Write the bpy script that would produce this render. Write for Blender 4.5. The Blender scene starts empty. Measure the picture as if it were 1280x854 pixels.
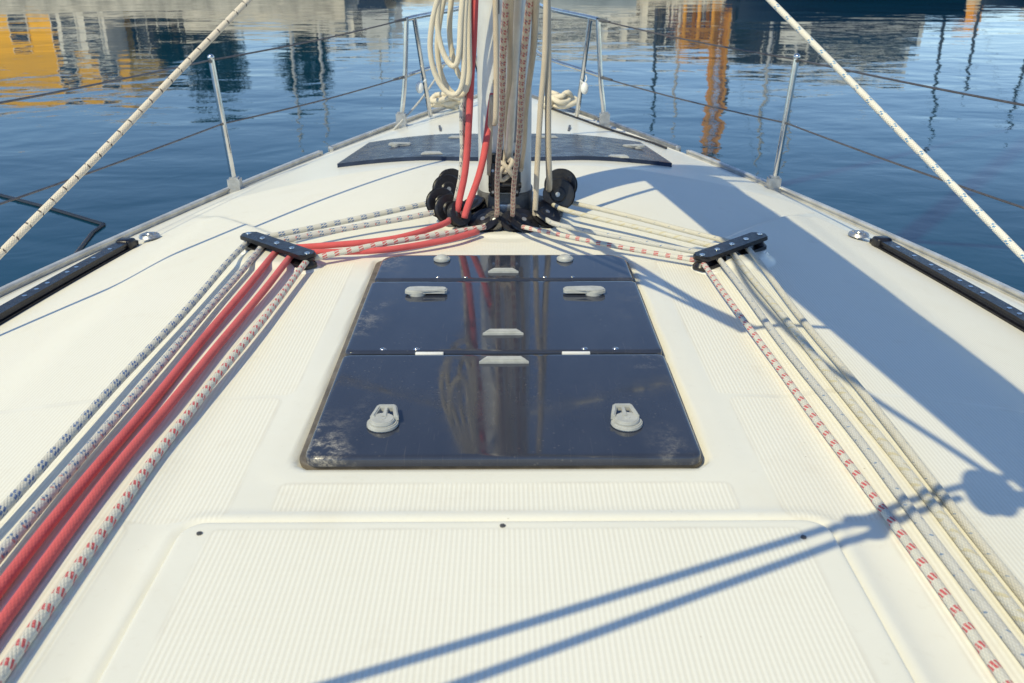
import bpy, bmesh, math, random
import numpy as np
from mathutils import Vector, Matrix
R = math.radians
random.seed(7)
sc = bpy.context.scene
COL = sc.collection

# ------------------------------------------------------------------ camera, sky, sun, exposure
cam_d = bpy.data.cameras.new('camera'); cam = bpy.data.objects.new('camera', cam_d); COL.objects.link(cam)
sc.camera = cam
cam_d.sensor_width = 36; cam_d.lens = 36 * 1150 / 1280
cam_d.clip_start = .02; cam_d.clip_end = 3000
cam.location = (0, 0, .8)
cam.rotation_euler = (R(90 - 23.6), 0, -math.atan(9 / 1150))
cam_d.dof.use_dof = True; cam_d.dof.focus_distance = 2.35; cam_d.dof.aperture_fstop = 8.0

SUN = Vector((-.52, -.67, 1.0)).normalized()
el = math.asin(SUN.z)
w = bpy.data.worlds.new('World'); sc.world = w; w.use_nodes = True
nt = w.node_tree; nt.nodes.clear()
sky = nt.nodes.new('ShaderNodeTexSky'); sky.sky_type = 'NISHITA'; sky.sun_disc = False
sky.sun_elevation = el; sky.sun_rotation = math.atan2(SUN.x, SUN.y)
sky.air_density = 1.0; sky.dust_density = .05; sky.ozone_density = 3.5; sky.altitude = 1200
bg = nt.nodes.new('ShaderNodeBackground'); bg.inputs[1].default_value = .15
ow = nt.nodes.new('ShaderNodeOutputWorld')
nt.links.new(sky.outputs[0], bg.inputs[0]); nt.links.new(bg.outputs[0], ow.inputs[0])
sd = bpy.data.lights.new('sun', 'SUN'); sd.energy = 3.3; sd.angle = R(.55); sd.color = (1, .89, .58)
so = bpy.data.objects.new('sun', sd); COL.objects.link(so); so.rotation_euler = SUN.to_track_quat('Z', 'Y').to_euler()
so.location = (-20, -20, 30)
sc.view_settings.view_transform = 'Standard'; sc.view_settings.look = 'None'
sc.view_settings.exposure = 0.20; sc.view_settings.gamma = 1
sc.render.engine = 'CYCLES'
sc.render.resolution_x = 1024; sc.render.resolution_y = 683
sc.cycles.max_bounces = 8; sc.cycles.caustics_reflective = False; sc.cycles.caustics_refractive = False

# ------------------------------------------------------------------ node helpers
class NT:
    def __init__(s, name):
        s.m = bpy.data.materials.new(name); s.m.use_nodes = True
        s.t = s.m.node_tree; s.t.nodes.clear()
        s.out = s.t.nodes.new('ShaderNodeOutputMaterial'); s.b = s.t.nodes.new('ShaderNodeBsdfPrincipled')
        s.t.links.new(s.b.outputs[0], s.out.inputs[0])
    def put(s, sock, v):
        if v is None: return
        if isinstance(v, bpy.types.NodeSocket): s.t.links.new(v, sock)
        else:
            if isinstance(v, (tuple, list)) and sock.type == 'RGBA' and len(v) == 3: v = (*v, 1)
            sock.default_value = v
    def set(s, **k):
        for n, v in k.items(): s.put(s.b.inputs[n.replace('_', ' ')], v)
    def math(s, op, a, b=None, c=None, clamp=False):
        n = s.t.nodes.new('ShaderNodeMath'); n.operation = op; n.use_clamp = clamp
        s.put(n.inputs[0], a); s.put(n.inputs[1], b); s.put(n.inputs[2], c); return n.outputs[0]
    def coord(s, kind='Object'):
        return s.t.nodes.new('ShaderNodeTexCoord').outputs[kind]
    def xyz(s, v):
        n = s.t.nodes.new('ShaderNodeSeparateXYZ'); s.put(n.inputs[0], v); return n.outputs
    def mapping(s, v, scale=(1, 1, 1), rot=(0, 0, 0)):
        n = s.t.nodes.new('ShaderNodeMapping'); s.put(n.inputs[0], v); n.inputs['Scale'].default_value = scale
        n.inputs['Rotation'].default_value = rot; return n.outputs[0]
    def noise(s, v, scale, detail=3, rough=.5, dist=0):
        n = s.t.nodes.new('ShaderNodeTexNoise'); s.put(n.inputs['Vector'], v); n.inputs['Scale'].default_value = scale
        n.inputs['Detail'].default_value = detail; n.inputs['Roughness'].default_value = rough
        n.inputs['Distortion'].default_value = dist; return n.outputs[0]
    def mix(s, f, a, b):
        n = s.t.nodes.new('ShaderNodeMix'); n.data_type = 'RGBA'
        s.put(n.inputs['Factor'], f); s.put(n.inputs[6], a); s.put(n.inputs[7], b); return n.outputs[2]
    def ramp(s, f, lo, hi, a=0., b=1.):
        n = s.t.nodes.new('ShaderNodeMapRange'); n.interpolation_type = 'SMOOTHSTEP'; s.put(n.inputs[0], f)
        n.inputs[1].default_value = lo; n.inputs[2].default_value = hi; n.inputs[3].default_value = a; n.inputs[4].default_value = b
        return n.outputs[0]
    def bump(s, h, dist=1., strength=1., nrm=None):
        n = s.t.nodes.new('ShaderNodeBump'); n.inputs['Strength'].default_value = strength
        n.inputs['Distance'].default_value = dist; s.put(n.inputs['Height'], h); s.put(n.inputs['Normal'], nrm); return n.outputs[0]

def mat(name, col, rough=.5, metal=0., var=.12, vscale=30, bump=0., bscale=200, spec=.5, coat=0.):
    n = NT(name); c = n.coord()
    f = n.noise(c, vscale, 4, .6)
    dk = tuple(x * (1 - var) for x in col); lt = tuple(min(1, x * (1 + var * .6)) for x in col)
    n.set(Base_Color=n.mix(n.ramp(f, .3, .7), dk, lt), Metallic=metal, Specular_IOR_Level=spec, Coat_Weight=coat)
    n.set(Roughness=n.ramp(n.noise(c, vscale * 2.3, 3), .3, .7, max(.02, rough * .8), min(1, rough * 1.2)))
    if bump: n.set(Normal=n.bump(n.noise(c, bscale, 3), bump))
    return n.m

# ------------------------------------------------------------------ mesh helpers
def tag(o, label=None, cat=None, group=None, kind=None):
    if label: o['label'] = label
    if cat: o['category'] = cat
    if group: o['group'] = group
    if kind: o['kind'] = kind
    return o
def empty(name, loc=(0, 0, 0), rz=0):
    o = bpy.data.objects.new(name, None); COL.objects.link(o); o.location = loc; o.rotation_euler = (0, 0, rz)
    o.empty_display_size = .1; return o
def link(name, me, m, parent=None, sharp=35):
    me.materials.append(m); o = bpy.data.objects.new(name, me); COL.objects.link(o)
    me.shade_smooth()
    if sharp: me.set_sharp_from_angle(angle=R(sharp))
    if parent: o.parent = parent
    return o
def frame_z(d):
    return Vector(d).normalized().to_track_quat('Z', 'Y').to_matrix()

class B:
    def __init__(s): s.bm = bmesh.new()
    def _bev(s, vs, b, seg=2):
        if b <= 0: return
        es = {e for v in vs for e in v.link_edges}
        bmesh.ops.bevel(s.bm, geom=list(es), offset=b, segments=seg, affect='EDGES', profile=.5)
    def box(s, c, size, b=0., rot=None, seg=2):
        r = bmesh.ops.create_cube(s.bm, size=1); vs = r['verts']
        M = Matrix.Diagonal((*size, 1)); R3 = (rot.to_4x4() if rot else Matrix.Identity(4))
        bmesh.ops.transform(s.bm, matrix=Matrix.Translation(c) @ R3 @ M, verts=vs); s._bev(vs, b, seg); return s
    def cyl(s, p0, p1, r0, r1=None, n=20, b=0.):
        p0, p1 = Vector(p0), Vector(p1); r1 = r0 if r1 is None else r1; d = p1 - p0
        r = bmesh.ops.create_cone(s.bm, cap_ends=True, segments=n, radius1=r0, radius2=r1, depth=d.length)
        bmesh.ops.transform(s.bm, matrix=Matrix.Translation((p0 + p1) / 2) @ frame_z(d).to_4x4(), verts=r['verts'])
        if b:
            es = {e for v in r['verts'] for e in v.link_edges if len(e.link_faces) == 2 and any(len(f.verts) > 4 for f in e.link_faces)}
            bmesh.ops.bevel(s.bm, geom=list(es), offset=b, segments=2, affect='EDGES')
        return s
    def sph(s, c, r, sc_=(1, 1, 1), u=16, v=10, rot=None):
        q = bmesh.ops.create_uvsphere(s.bm, u_segments=u, v_segments=v, radius=r)
        bmesh.ops.transform(s.bm, matrix=Matrix.Translation(c) @ (rot.to_4x4() if rot else Matrix.Identity(4)) @ Matrix.Diagonal((*sc_, 1)), verts=q['verts']); return s
    def tube(s, pts, r, n=10, smooth=True, step=.03):
        pts = [Vector(p) for p in pts]
        if smooth and len(pts) > 2: pts = catmull(pts, step)
        rr = r if callable(r) else (lambda t: r)
        up = None; rings = []
        L = len(pts)
        for i, p in enumerate(pts):
            d = (pts[min(i + 1, L - 1)] - pts[max(i - 1, 0)]).normalized()
            if up is None: up = Vector((0, 0, 1)) if abs(d.z) < .9 else Vector((1, 0, 0))
            x = up.cross(d).normalized(); up = d.cross(x).normalized(); k = rr(i / (L - 1))
            rings.append([s.bm.verts.new(p + (x * math.cos(a) + up * math.sin(a)) * k) for a in [2 * math.pi * j / n for j in range(n)]])
        for a, b_ in zip(rings, rings[1:]):
            for j in range(n): s.bm.faces.new((a[j], a[(j + 1) % n], b_[(j + 1) % n], b_[j]))
        s.bm.faces.new(rings[0][::-1]); s.bm.faces.new(rings[-1]); return s
    def prism(s, poly, z0, z1, b=0., M=None, seg=2):
        """closed polygon (x,y) extruded z0..z1, placed with matrix M"""
        lo = [s.bm.verts.new((x, y, z0)) for x, y in poly]; hi = [s.bm.verts.new((x, y, z1)) for x, y in poly]; n = len(poly)
        s.bm.faces.new(lo[::-1]); top = s.bm.faces.new(hi)
        for i in range(n): s.bm.faces.new((lo[i], lo[(i + 1) % n], hi[(i + 1) % n], hi[i]))
        if b: bmesh.ops.bevel(s.bm, geom=list(top.edges), offset=b, segments=seg, affect='EDGES')
        if M is not None:
            vs = set(lo + hi)
            if b:   # bevel replaced vertices: flood from any face touching
                seen = set(); stack = [v for v in lo if v.is_valid]
                while stack:
                    v = stack.pop()
                    if v in seen: continue
                    seen.add(v); stack += [e.other_vert(v) for e in v.link_edges]
                vs = seen
            bmesh.ops.transform(s.bm, matrix=M, verts=list(vs))
        return s
    def quad(s, *p): s.bm.faces.new([s.bm.verts.new(q) for q in p]); return s
    def done(s, name, m, parent=None, sharp=35, norm=True):
        if norm: bmesh.ops.recalc_face_normals(s.bm, faces=s.bm.faces)
        me = bpy.data.meshes.new(name); s.bm.to_mesh(me); s.bm.free(); return link(name, me, m, parent, sharp)

def catmull(P, step=.03):
    out = []; n = len(P)
    for i in range(n - 1):
        p0 = P[i - 1] if i else P[0] * 2 - P[1]; p1, p2 = P[i], P[i + 1]; p3 = P[i + 2] if i + 2 < n else P[-1] * 2 - P[-2]
        k = max(2, int((p2 - p1).length / step))
        for j in range(k):
            t = j / k
            out.append(.5 * ((2 * p1) + (p2 - p0) * t + (2 * p0 - 5 * p1 + 4 * p2 - p3) * t * t + (3 * p1 - p0 - 3 * p2 + p3) * t ** 3))
    out.append(P[-1]); return out
def rrect(x0, x1, y0, y1, r, n=6):
    if not isinstance(r, (list, tuple)): r = [r] * 4
    pts = []
    for (cx, cy, a), q in zip(((x1, y1, 0), (x0, y1, 90), (x0, y0, 180), (x1, y0, 270)), r):
        ox = cx - q if cx == x1 else cx + q; oy = cy - q if cy == y1 else cy + q
        for k in range(n + 1):
            t = R(a + 90 * k / n); pts.append((ox + q * math.cos(t), oy + q * math.sin(t)))
    return pts

# ------------------------------------------------------------------ shape of the yacht's deck
WY = [-3, -1, 0, 1.0, 2.0, 2.7, 3.1, 3.5, 3.95, 4.6, 5.1, 5.45, 5.9, 6.3, 6.5]
WW = [1.95, 1.98, 1.95, 1.87, 1.73, 1.575, 1.475, 1.345, 1.185, .90, .655, .49, .26, .07, .02]
def sm(t): t = np.clip(t, 0, 1); return t * t * (3 - 2 * t)
_ty = np.arange(-4, 8, .02); _k = np.exp(-.5 * (np.arange(-40, 41) * .02 / .22) ** 2); _k /= _k.sum()
_tw = np.convolve(np.pad(np.interp(_ty, WY, WW), 40, 'edge'), _k, 'valid')
def W(Y): return np.maximum(.012, np.interp(Y, _ty, np.where(_ty > 6.0, np.minimum(_tw, np.interp(_ty, WY, WW) + .02), _tw)))
def zc(Y): return -.10 * sm((Y - 3.0) / 2.4)
def ze(Y): return -.22 + .08 * sm((Y - 3.0) / 3.2)
def deck_np(X, Y):
    t = np.minimum(1, np.abs(X) / W(Y)); g = np.maximum(0, (t - .22) / .78) ** 1.6
    return zc(Y) + (ze(Y) - zc(Y)) * g
def deck(x, y): return float(deck_np(np.float64(x), np.float64(y)))
def sbox(x, y, x0, x1, y0, y1, r):
    qx = np.abs(x - (x0 + x1) / 2) - (x1 - x0) / 2 + r; qy = np.abs(y - (y0 + y1) / 2) - (y1 - y0) / 2 + r
    return np.hypot(np.maximum(qx, 0), np.maximum(qy, 0)) + np.minimum(np.maximum(qx, qy), 0) - r
def brk(ax): return 2.40 + np.maximum(0, ax - .5) * 1.45
def grip(X, Y):
    """signed distance (negative inside) to the ribbed non-slip zones"""
    ax = np.abs(X); out = ax - (W(Y) - .235)
    a = sbox(X, Y, -.36, .36, 1.185, 1.262, .01)
    near = np.minimum(sbox(ax, Y, .56, 3, -3, 1.16, .03), sbox(ax, Y, .425, 3, 1.16, 1.569, .02))
    mid = sbox(ax, Y, .405, 3, 1.580, 4, .02)
    mid = np.maximum(mid, (Y - (brk(ax) - .03)) * .6)
    fore = np.maximum((brk(ax) + .03 - Y) * .6, Y - 3.60)
    side = np.minimum(np.maximum(np.minimum(near, mid), out), np.maximum(fore, ax - (W(Y) - .16)))
    pads = np.hypot(ax - .62, (Y - 2.43)) - .13
    side = np.maximum(side, -pads)
    side = np.maximum(side, -sbox(X, Y, -.80, .80, 3.60, 4.6, .05))
    side = np.maximum(side, -(np.hypot(X, Y - 2.78) - .235))
    return np.minimum(a, side)

# ------------------------------------------------------------------ materials
def deck_material():
    n = NT('gelcoat_deck'); c = n.coord(); X, Y, Z = n.xyz(c)
    at = n.t.nodes.new('ShaderNodeAttribute'); at.attribute_name = 'grip'
    mask = n.ramp(at.outputs['Fac'], -.0035, .0035, 1, 0)
    k = 2 * math.pi / .0076
    rib = n.math('SINE', n.math('MULTIPLY', X, k))
    cross = n.math('SINE', n.math('MULTIPLY', Y, 2 * math.pi / .0125))
    far = n.ramp(Y, 2.36, 2.46)
    rib01 = n.ramp(rib, -.6, .6)
    dia = n.math('MULTIPLY', n.math('SINE', n.math('MULTIPLY', n.math('ADD', X, n.math('MULTIPLY', Y, .55)), k * .9)),
                 n.math('SINE', n.math('MULTIPLY', n.math('SUBTRACT', X, n.math('MULTIPLY', Y, .55)), k * .9)))
    dia01 = n.ramp(dia, -.35, .35)
    pat = n.math('ADD', n.math('MULTIPLY', rib01, n.math('SUBTRACT', 1, far)), n.math('MULTIPLY', dia01, far))
    pat = n.math('ADD', pat, n.math('MULTIPLY', cross, .07))
    h = n.math('MULTIPLY', pat, mask)
    h2 = n.math('ADD', n.math('MULTIPLY', h, .17), n.math('MULTIPLY', mask, .06))
    fine = n.noise(c, 900, 2); waves = n.noise(c, 3.5, 3)
    h3 = n.math('ADD', h2, n.math('MULTIPLY', fine, .06))
    h4 = n.math('ADD', h3, n.math('MULTIPLY', waves, .9))
    big = n.noise(c, 1.7, 5, .6); sp = n.noise(c, 45, 5, .65)
    base = n.mix(n.ramp(big, .3, .75), (.775, .765, .68), (.83, .818, .73))
    base = n.mix(n.math('MULTIPLY', n.ramp(sp, .58, .80), .30), base, (.60, .56, .46))
    gripc = n.mix(pat, (.75, .732, .638), (.83, .818, .73))  # lit contrast between rib tops and grooves put into the colour
    gripc = n.mix(n.math('MULTIPLY', n.ramp(big, .35, .75), .25), gripc, (.86, .84, .77))
    gripc = n.mix(n.math('MULTIPLY', n.ramp(n.noise(c, 11, 6, .7), .56, .8), .35), gripc, (.66, .61, .50))
    # dirt line that collects along the edge of the ribbed zones
    edge = n.math('MULTIPLY', n.ramp(n.math('ABSOLUTE', at.outputs['Fac']), 0, .006, 1, 0), n.ramp(n.noise(c, 9, 4), .35, .7, .0, .30))
    col = n.mix(mask, base, gripc); col = n.mix(edge, col, (.55, .51, .43))
    scuff = n.math('MULTIPLY', n.ramp(n.noise(n.mapping(c, (9, 1.2, 1), (0, 0, R(35))), 6, 5, .75), .60, .72), n.ramp(n.noise(c, 1.3, 3), .5, .7))
    col = n.mix(n.math('MULTIPLY', scuff, .22), col, (.58, .55, .47))
    stain = n.ramp(n.noise(c, 2.6, 6, .62, .8), .52, .74)
    col = n.mix(n.math('MULTIPLY', stain, .16), col, (.66, .60, .46))
    spk = n.math('MULTIPLY', n.ramp(n.noise(c, 160, 2, .5), .76, .80), .7)
    col = n.mix(spk, col, (.35, .30, .22))
    n.set(Base_Color=col, Roughness=n.mix(mask, (.32, .32, .32), (.62, .62, .62)), Specular_IOR_Level=.4, Normal=n.bump(h4, .0012, .9))
    return n.m
M = {}
M['deck'] = deck_material()
M['gel'] = mat('gelcoat_white', (.82, .81, .76), .3, var=.05, vscale=6)
M['hull'] = mat('hull_white', (.8, .8, .78), .2, var=.04, vscale=2, coat=.4)
M['alu'] = mat('anodised_aluminium', (.72, .72, .69), .40, .25, .08, 12, .0002, 400)
M['rail_alu'] = mat('weathered_aluminium_rail', (.58, .58, .56), .40, .45, .2, 14, .0003, 300)
M['steel'] = mat('polished_stainless_steel', (.68, .67, .65), .16, 1., .14, 18)
M['wire'] = mat('wire_dark_steel', (.16, .145, .14), .4, .6, .25, 60)
M['black'] = mat('black_moulded_plastic', (.012, .012, .016), .34, 0, .3, 40, .0004, 250)
M['blacka'] = mat('black_anodised_track', (.016, .017, .026), .32, .4, .3, 30, .0003, 300)
M['graypl'] = mat('grey_plastic', (.46, .47, .45), .42, 0, .15, 40, .0003, 300)
M['darkgrey'] = mat('dark_grey_casting', (.13, .13, .135), .45, .3, .3, 40, .0005, 150)
M['collar'] = mat('cast_grey_collar', (.20, .195, .19), .5, .4, .25, 40, .0005, 150)
M['collar2'] = mat('groove_shade_grey', (.27, .275, .28), .45, .4, .2, 20)
M['silver'] = mat('cast_silver', (.52, .52, .51), .4, .9, .2, 30, .0004, 120)
M['seal'] = mat('brown_grey_seal', (.15, .13, .105), .55, 0, .3, 25, .0005, 200)
M['white'] = mat('white_plastic', (.80, .80, .77), .4, 0, .06, 20)
M['canvas'] = mat('blue_canvas', (.03, .05, .11), .85, 0, .2, 12, .003, 60)
M['sail'] = mat('white_sailcloth', (.75, .74, .68), .8, 0, .1, 8, .003, 40)

def glass_material():
    n = NT('dark_acrylic'); c = n.coord(); X, Y, Z = n.xyz(c)
    g = n.t.nodes.new('ShaderNodeAttribute'); g.attribute_name = 'rim'    # distance from the pane's rim
    d = n.noise(c, 26, 6, .75); fine = n.noise(c, 300, 3, .7)
    side = n.ramp(g.outputs['Fac'], .005, .105, 1, 0)
    patch = n.ramp(n.noise(c, 4.2, 2), .46, .62)
    salt = n.math('MULTIPLY', n.math('MULTIPLY', side, patch), n.math('MULTIPLY', n.ramp(d, .44, .66), n.math('MULTIPLY', n.ramp(X, -.1, .2, 1., .35), n.ramp(Y, 1.70, 1.78, 1., .35))))
    salt = n.math('ADD', salt, n.math('MULTIPLY', n.ramp(n.noise(c, 14, 6, .8), .60, .86), .09))
    salt = n.math('MULTIPLY', salt, n.ramp(fine, .25, .6), clamp=True)
    spots = n.t.nodes.new('ShaderNodeTexVoronoi'); spots.inputs['Scale'].default_value = 70; n.put(spots.inputs['Vector'], c)
    spt = n.math('MULTIPLY', n.ramp(spots.outputs['Distance'], .06, .20, 1, 0), n.ramp(n.noise(c, 6, 3), .42, .66))
    scr = n.math('MULTIPLY', n.ramp(n.noise(n.mapping(c, (60, 1.5, 1), (0, 0, R(58))), 5, 2, .5), .66, .72), n.ramp(n.noise(c, 5, 2), .45, .6))
    salt = n.math('MAXIMUM', salt, n.math('MULTIPLY', spt, .09)); salt = n.math('MAXIMUM', salt, n.math('MULTIPLY', scr, .05))
    film = n.ramp(n.noise(n.mapping(c, (3, .8, 1)), 5, 5, .6), .3, .8, .0, .07)
    col = n.mix(film, (.030, .036, .056), (.16, .18, .23))
    col = n.mix(salt, col, (.60, .55, .45))
    n.set(Base_Color=col, Roughness=n.math('ADD', n.math('MULTIPLY', salt, .5), n.ramp(n.noise(c, 30, 4), .3, .7, .04, .11)), IOR=1.52, Specular_IOR_Level=.62)
    n.set(Normal=n.bump(n.math('ADD', n.noise(c, 2.5, 2), n.math('MULTIPLY', salt, .02)), .0012))
    return n.m
M['glass'] = glass_material()
M['fglass'] = mat('sky_tinted_acrylic', (.032, .046, .085), .28, 0, .25, 9, .0004, 20, spec=.09)  # blue of the reflected sky put into the base colour, real gloss kept low

def rope_mat(name, base, fleck=None, period=.035, nf=6, duty=.5, second=None, dirt=.25, band=.36, rows=2, braid=1.):
    n = NT(name); uv = n.t.nodes.new('ShaderNodeUVMap').outputs[0]; U, V, _ = n.xyz(uv)
    def fr(x): return n.math('FRACT', x)
    def lt(x, t): return n.math('LESS_THAN', x, t)
    def gt(x, t): return n.math('GREATER_THAN', x, t)
    strands = 10.; pitch = .011
    a = n.math('ADD', n.math('MULTIPLY', U, strands), n.math('DIVIDE', V, pitch))
    b = n.math('SUBTRACT', n.math('MULTIPLY', U, strands), n.math('DIVIDE', V, pitch))
    h = n.math('MULTIPLY', n.math('SINE', n.math('MULTIPLY', a, math.pi)), n.math('SINE', n.math('MULTIPLY', b, math.pi)))
    h01 = n.ramp(n.math('ABSOLUTE', h), .0, .7)
    c = n.coord(); dn = n.noise(c, 18, 5, .7)
    col = n.mix(n.math('MULTIPLY', n.ramp(dn, .4, .75), dirt), base, tuple(x * .62 for x in base))
    col = n.mix(n.math('MULTIPLY', n.math('SUBTRACT', 1, h01), .25 * braid), col, tuple(x * .5 for x in base))
    if fleck:
        t = fr(n.math('DIVIDE', V, period))
        sw = n.math('MULTIPLY', V, 0)
        w_ = band / rows
        tot = None
        for k in range(rows):
            lo = .05 + k * w_ * 1.12
            seg = n.math('MULTIPLY', gt(t, lo), lt(t, lo + w_ * .98))
            cell = lt(fr(n.math('ADD', n.math('ADD', n.math('MULTIPLY', U, nf), n.math('MULTIPLY', V, 38.)), .5 * k)), duty)
            q = n.math('MULTIPLY', seg, cell); tot = q if tot is None else n.math('MAXIMUM', tot, q)
        fuzz = n.ramp(n.noise(c, 420, 2), .30, .42)
        tot = n.math('MULTIPLY', tot, n.math('MULTIPLY', fuzz, .88))
        col = n.mix(tot, col, fleck)
    if second:
        t2 = fr(n.math('ADD', n.math('DIVIDE', V, period), .62))
        q = n.math('MULTIPLY', lt(t2, .12), lt(fr(n.math('ADD', n.math('MULTIPLY', U, nf * .5), .25)), .35))
        col = n.mix(n.math('MULTIPLY', q, .8), col, second)
    n.set(Base_Color=col, Roughness=.85, Specular_IOR_Level=.25, Sheen_Weight=.15)
    n.set(Normal=n.bump(n.math('ADD', h01, n.math('MULTIPLY', n.noise(c, 700, 2), .5)), 0.0007 * braid, .9))
    return n.m
BEIGE = (.66, .60, .49); GREY = (.68, .66, .58); CREAM = (.76, .71, .60)
M['r_blue'] = rope_mat('rope_grey_blue_fleck', GREY, (.02, .10, .31), .043, 7, .58, band=.42)
M['r_bluegrey'] = rope_mat('rope_grey_dense_fleck', (.62, .60, .55), (.04, .13, .30), .034, 6, .5, (.50, .14, .12))
M['r_red'] = rope_mat('rope_red', (.66, .115, .115), dirt=.5, braid=.45)
M['r_redfleck'] = rope_mat('rope_grey_red_fleck', GREY, (.56, .03, .05), .033, 7, .62, band=.40, rows=1)
M['r_cream'] = rope_mat('rope_cream', (.68, .65, .55), (.22, .30, .40), .05, 3, .14, None, .3, .12, 1)
M['r_yellow'] = rope_mat('rope_cream_yellow_fleck', (.68, .655, .56), (.58, .52, .34), .045, 3, .40, None, .3, .5, 1)
M['r_greydot'] = rope_mat('rope_grey_dotted', (.62, .61, .56), (.12, .22, .38), .04, 3, .22, None, .3, .14, 1)
M['r_black'] = rope_mat('rope_beige_black_fleck', (.78, .70, .57), (.03, .02, .03), .045, 3, .75, None, .15, .10, 1)
M['r_sheetblue'] = rope_mat('rope_white_blue_fleck', (.82, .79, .70), (.05, .25, .50), .055, 5, .45, None, .15, .22)
M['r_beige'] = rope_mat('rope_beige', (.64, .55, .42), dirt=.35)
M['r_brownfleck'] = rope_mat('rope_beige_brown_red_fleck', (.68, .57, .45), (.42, .05, .06), .030, 6, .60, (.12, .14, .22), .3, .55, 2)
M['r_white'] = rope_mat('rope_soft_white', (.80, .72, .56), dirt=.2)
M['r_hal'] = rope_mat('rope_white_dark_fleck', (.72, .69, .60), (.04, .06, .12), .04, 6, .5)

def rope(name, pts, r, m, label, group=None, wob=.0015, n=12, step=.02, closed_ends=True, cat='rope', parent=None):
    P = catmull([Vector(p) for p in pts], step) if len(pts) > 2 else [Vector(pts[0]).lerp(Vector(pts[1]), i / 60) for i in range(61)]
    ph = random.random() * 9; cum = 0.; rings = []; bm = bmesh.new(); uvl = bm.loops.layers.uv.new('uv'); up = None
    L = len(P); vs = []
    for i, p in enumerate(P):
        if i: cum += (P[i] - P[i - 1]).length
        k = wob * min(1, i / 6, (L - 1 - i) / 6)
        q = p + Vector((math.sin(cum * 9 + ph), 0, math.cos(cum * 7.3 + ph * 2))) * k
        d = (P[min(i + 1, L - 1)] - P[max(i - 1, 0)]).normalized()
        if up is None: up = Vector((0, 0, 1)) if abs(d.z) < .9 else Vector((1, 0, 0))
        x = up.cross(d).normalized(); up = d.cross(x).normalized(); vs.append(cum)
        tw = cum * 6
        rings.append([bm.verts.new(q + (x * math.cos(a + 0) + up * math.sin(a + 0)) * r) for a in [2 * math.pi * j / n for j in range(n)]])
    for i in range(L - 1):
        for j in range(n):
            f = bm.faces.new((rings[i][j], rings[i][(j + 1) % n], rings[i + 1][(j + 1) % n], rings[i + 1][j]))
            for lp, (uu, vv) in zip(f.loops, ((j / n, vs[i]), ((j + 1) / n, vs[i]), ((j + 1) / n, vs[i + 1]), (j / n, vs[i + 1]))):
                lp[uvl].uv = (uu + vv * 1.1, vv)
    bm.faces.new(rings[0][::-1]); bm.faces.new(rings[-1])
    me = bpy.data.meshes.new(name); bm.to_mesh(me); bm.free(); o = link(name, me, m, parent, 0)
    if label: tag(o, label, cat, group)
    return o

# ------------------------------------------------------------------ water and shore ground
ZW = -1.35
def water_material():
    n = NT('harbour_water'); c = n.coord(); X, Y, Z = n.xyz(c)
    cc = n.mapping(c, (1, 1.35, 1), (0, 0, R(8)))
    a = n.noise(cc, .55, 2, .5, .4); b = n.noise(cc, 2.1, 3, .55, .5); d = n.noise(n.mapping(c, (1, 1.5, 1), (0, 0, R(-20))), 6.5, 2, .5)
    e = n.noise(n.mapping(c, (.55, 1, 1), (0, 0, R(4))), .36, 3, .55, .3)
    far = n.ramp(Y, 11, 30)
    near = n.math('SUBTRACT', 1, far)
    h = n.math('MULTIPLY', a, n.math('MULTIPLY_ADD', near, .016, .008))
    h = n.math('ADD', h, n.math('MULTIPLY', b, n.math('MULTIPLY_ADD', near, .0006, .0032)))
    h = n.math('ADD', h, n.math('MULTIPLY', d, n.math('MULTIPLY', near, .0003)))
    h = n.math('ADD', h, n.math('MULTIPLY', e, n.math('MULTIPLY_ADD', far, .046, .012)))
    n.set(Base_Color=n.mix(n.ramp(n.noise(c, .2, 3), .3, .7), (.0002, .036, .070), (.0003, .047, .088)), Roughness=.006, IOR=1.27, Specular_IOR_Level=.5,
          Normal=n.bump(h, 1.0, 1.0))
    return n.m
M['water'] = water_material()
wb = B()
wb.quad((-400, -120, ZW), (400, -120, ZW), (400, 500, ZW), (-400, 500, ZW))
tag(wb.done('water', M['water'], sharp=0), 'calm blue harbour water mirroring the quay', kind='structure')

M['stone'] = mat('quay_stone', (.70, .62, .48), .85, 0, .35, 1.6, .02, 8)
M['wall_beige'] = mat('beige_render', (.76, .69, .55), .85, 0, .2, 1.2, .01, 10)
M['ground'] = mat('quay_paving', (.40, .36, .30), .9, 0, .2, .8)
b = B(); b.box((-34.0, 74, ZW + .05), (54, 62, 2.0), .06); tag(b.done('quay', M['stone']), 'beige stone quay along the left shore', kind='structure')
b = B(); b.box((52, 74.5, ZW - .35), (115, 62, 1.7), .06); tag(b.done('quay', M['stone']), 'lower stone quay along the right shore', kind='structure')
b = B(); b.box((0, 330, ZW + .1), (700, 440, .5)); tag(b.done('ground', M['ground']), kind='structure')
QL, QR = ZW + 1.05, ZW + .5
# low harbour wall on the left quay
b = B(); b.box((-10.7, 43.6, QL + .27), (7.2, .45, .54), .03)
for i in range(4): b.box((-13.4 + i * 1.8, 43.6, QL + .565), (1.74, .55, .05), .01)
tag(b.done('harbour_wall', M['wall_beige']), 'low beige harbour wall with coping stones at the end of the left quay', 'wall')

# ------------------------------------------------------------------ THE YACHT
yacht = tag(empty('sailing_yacht', (0, 2.0, ZW)), 'white sailing yacht seen from its cabin roof towards mast and bow', 'sailboat')
def keep(o, parent=yacht):
    """parent without moving"""
    o.parent = parent
    return o
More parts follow.
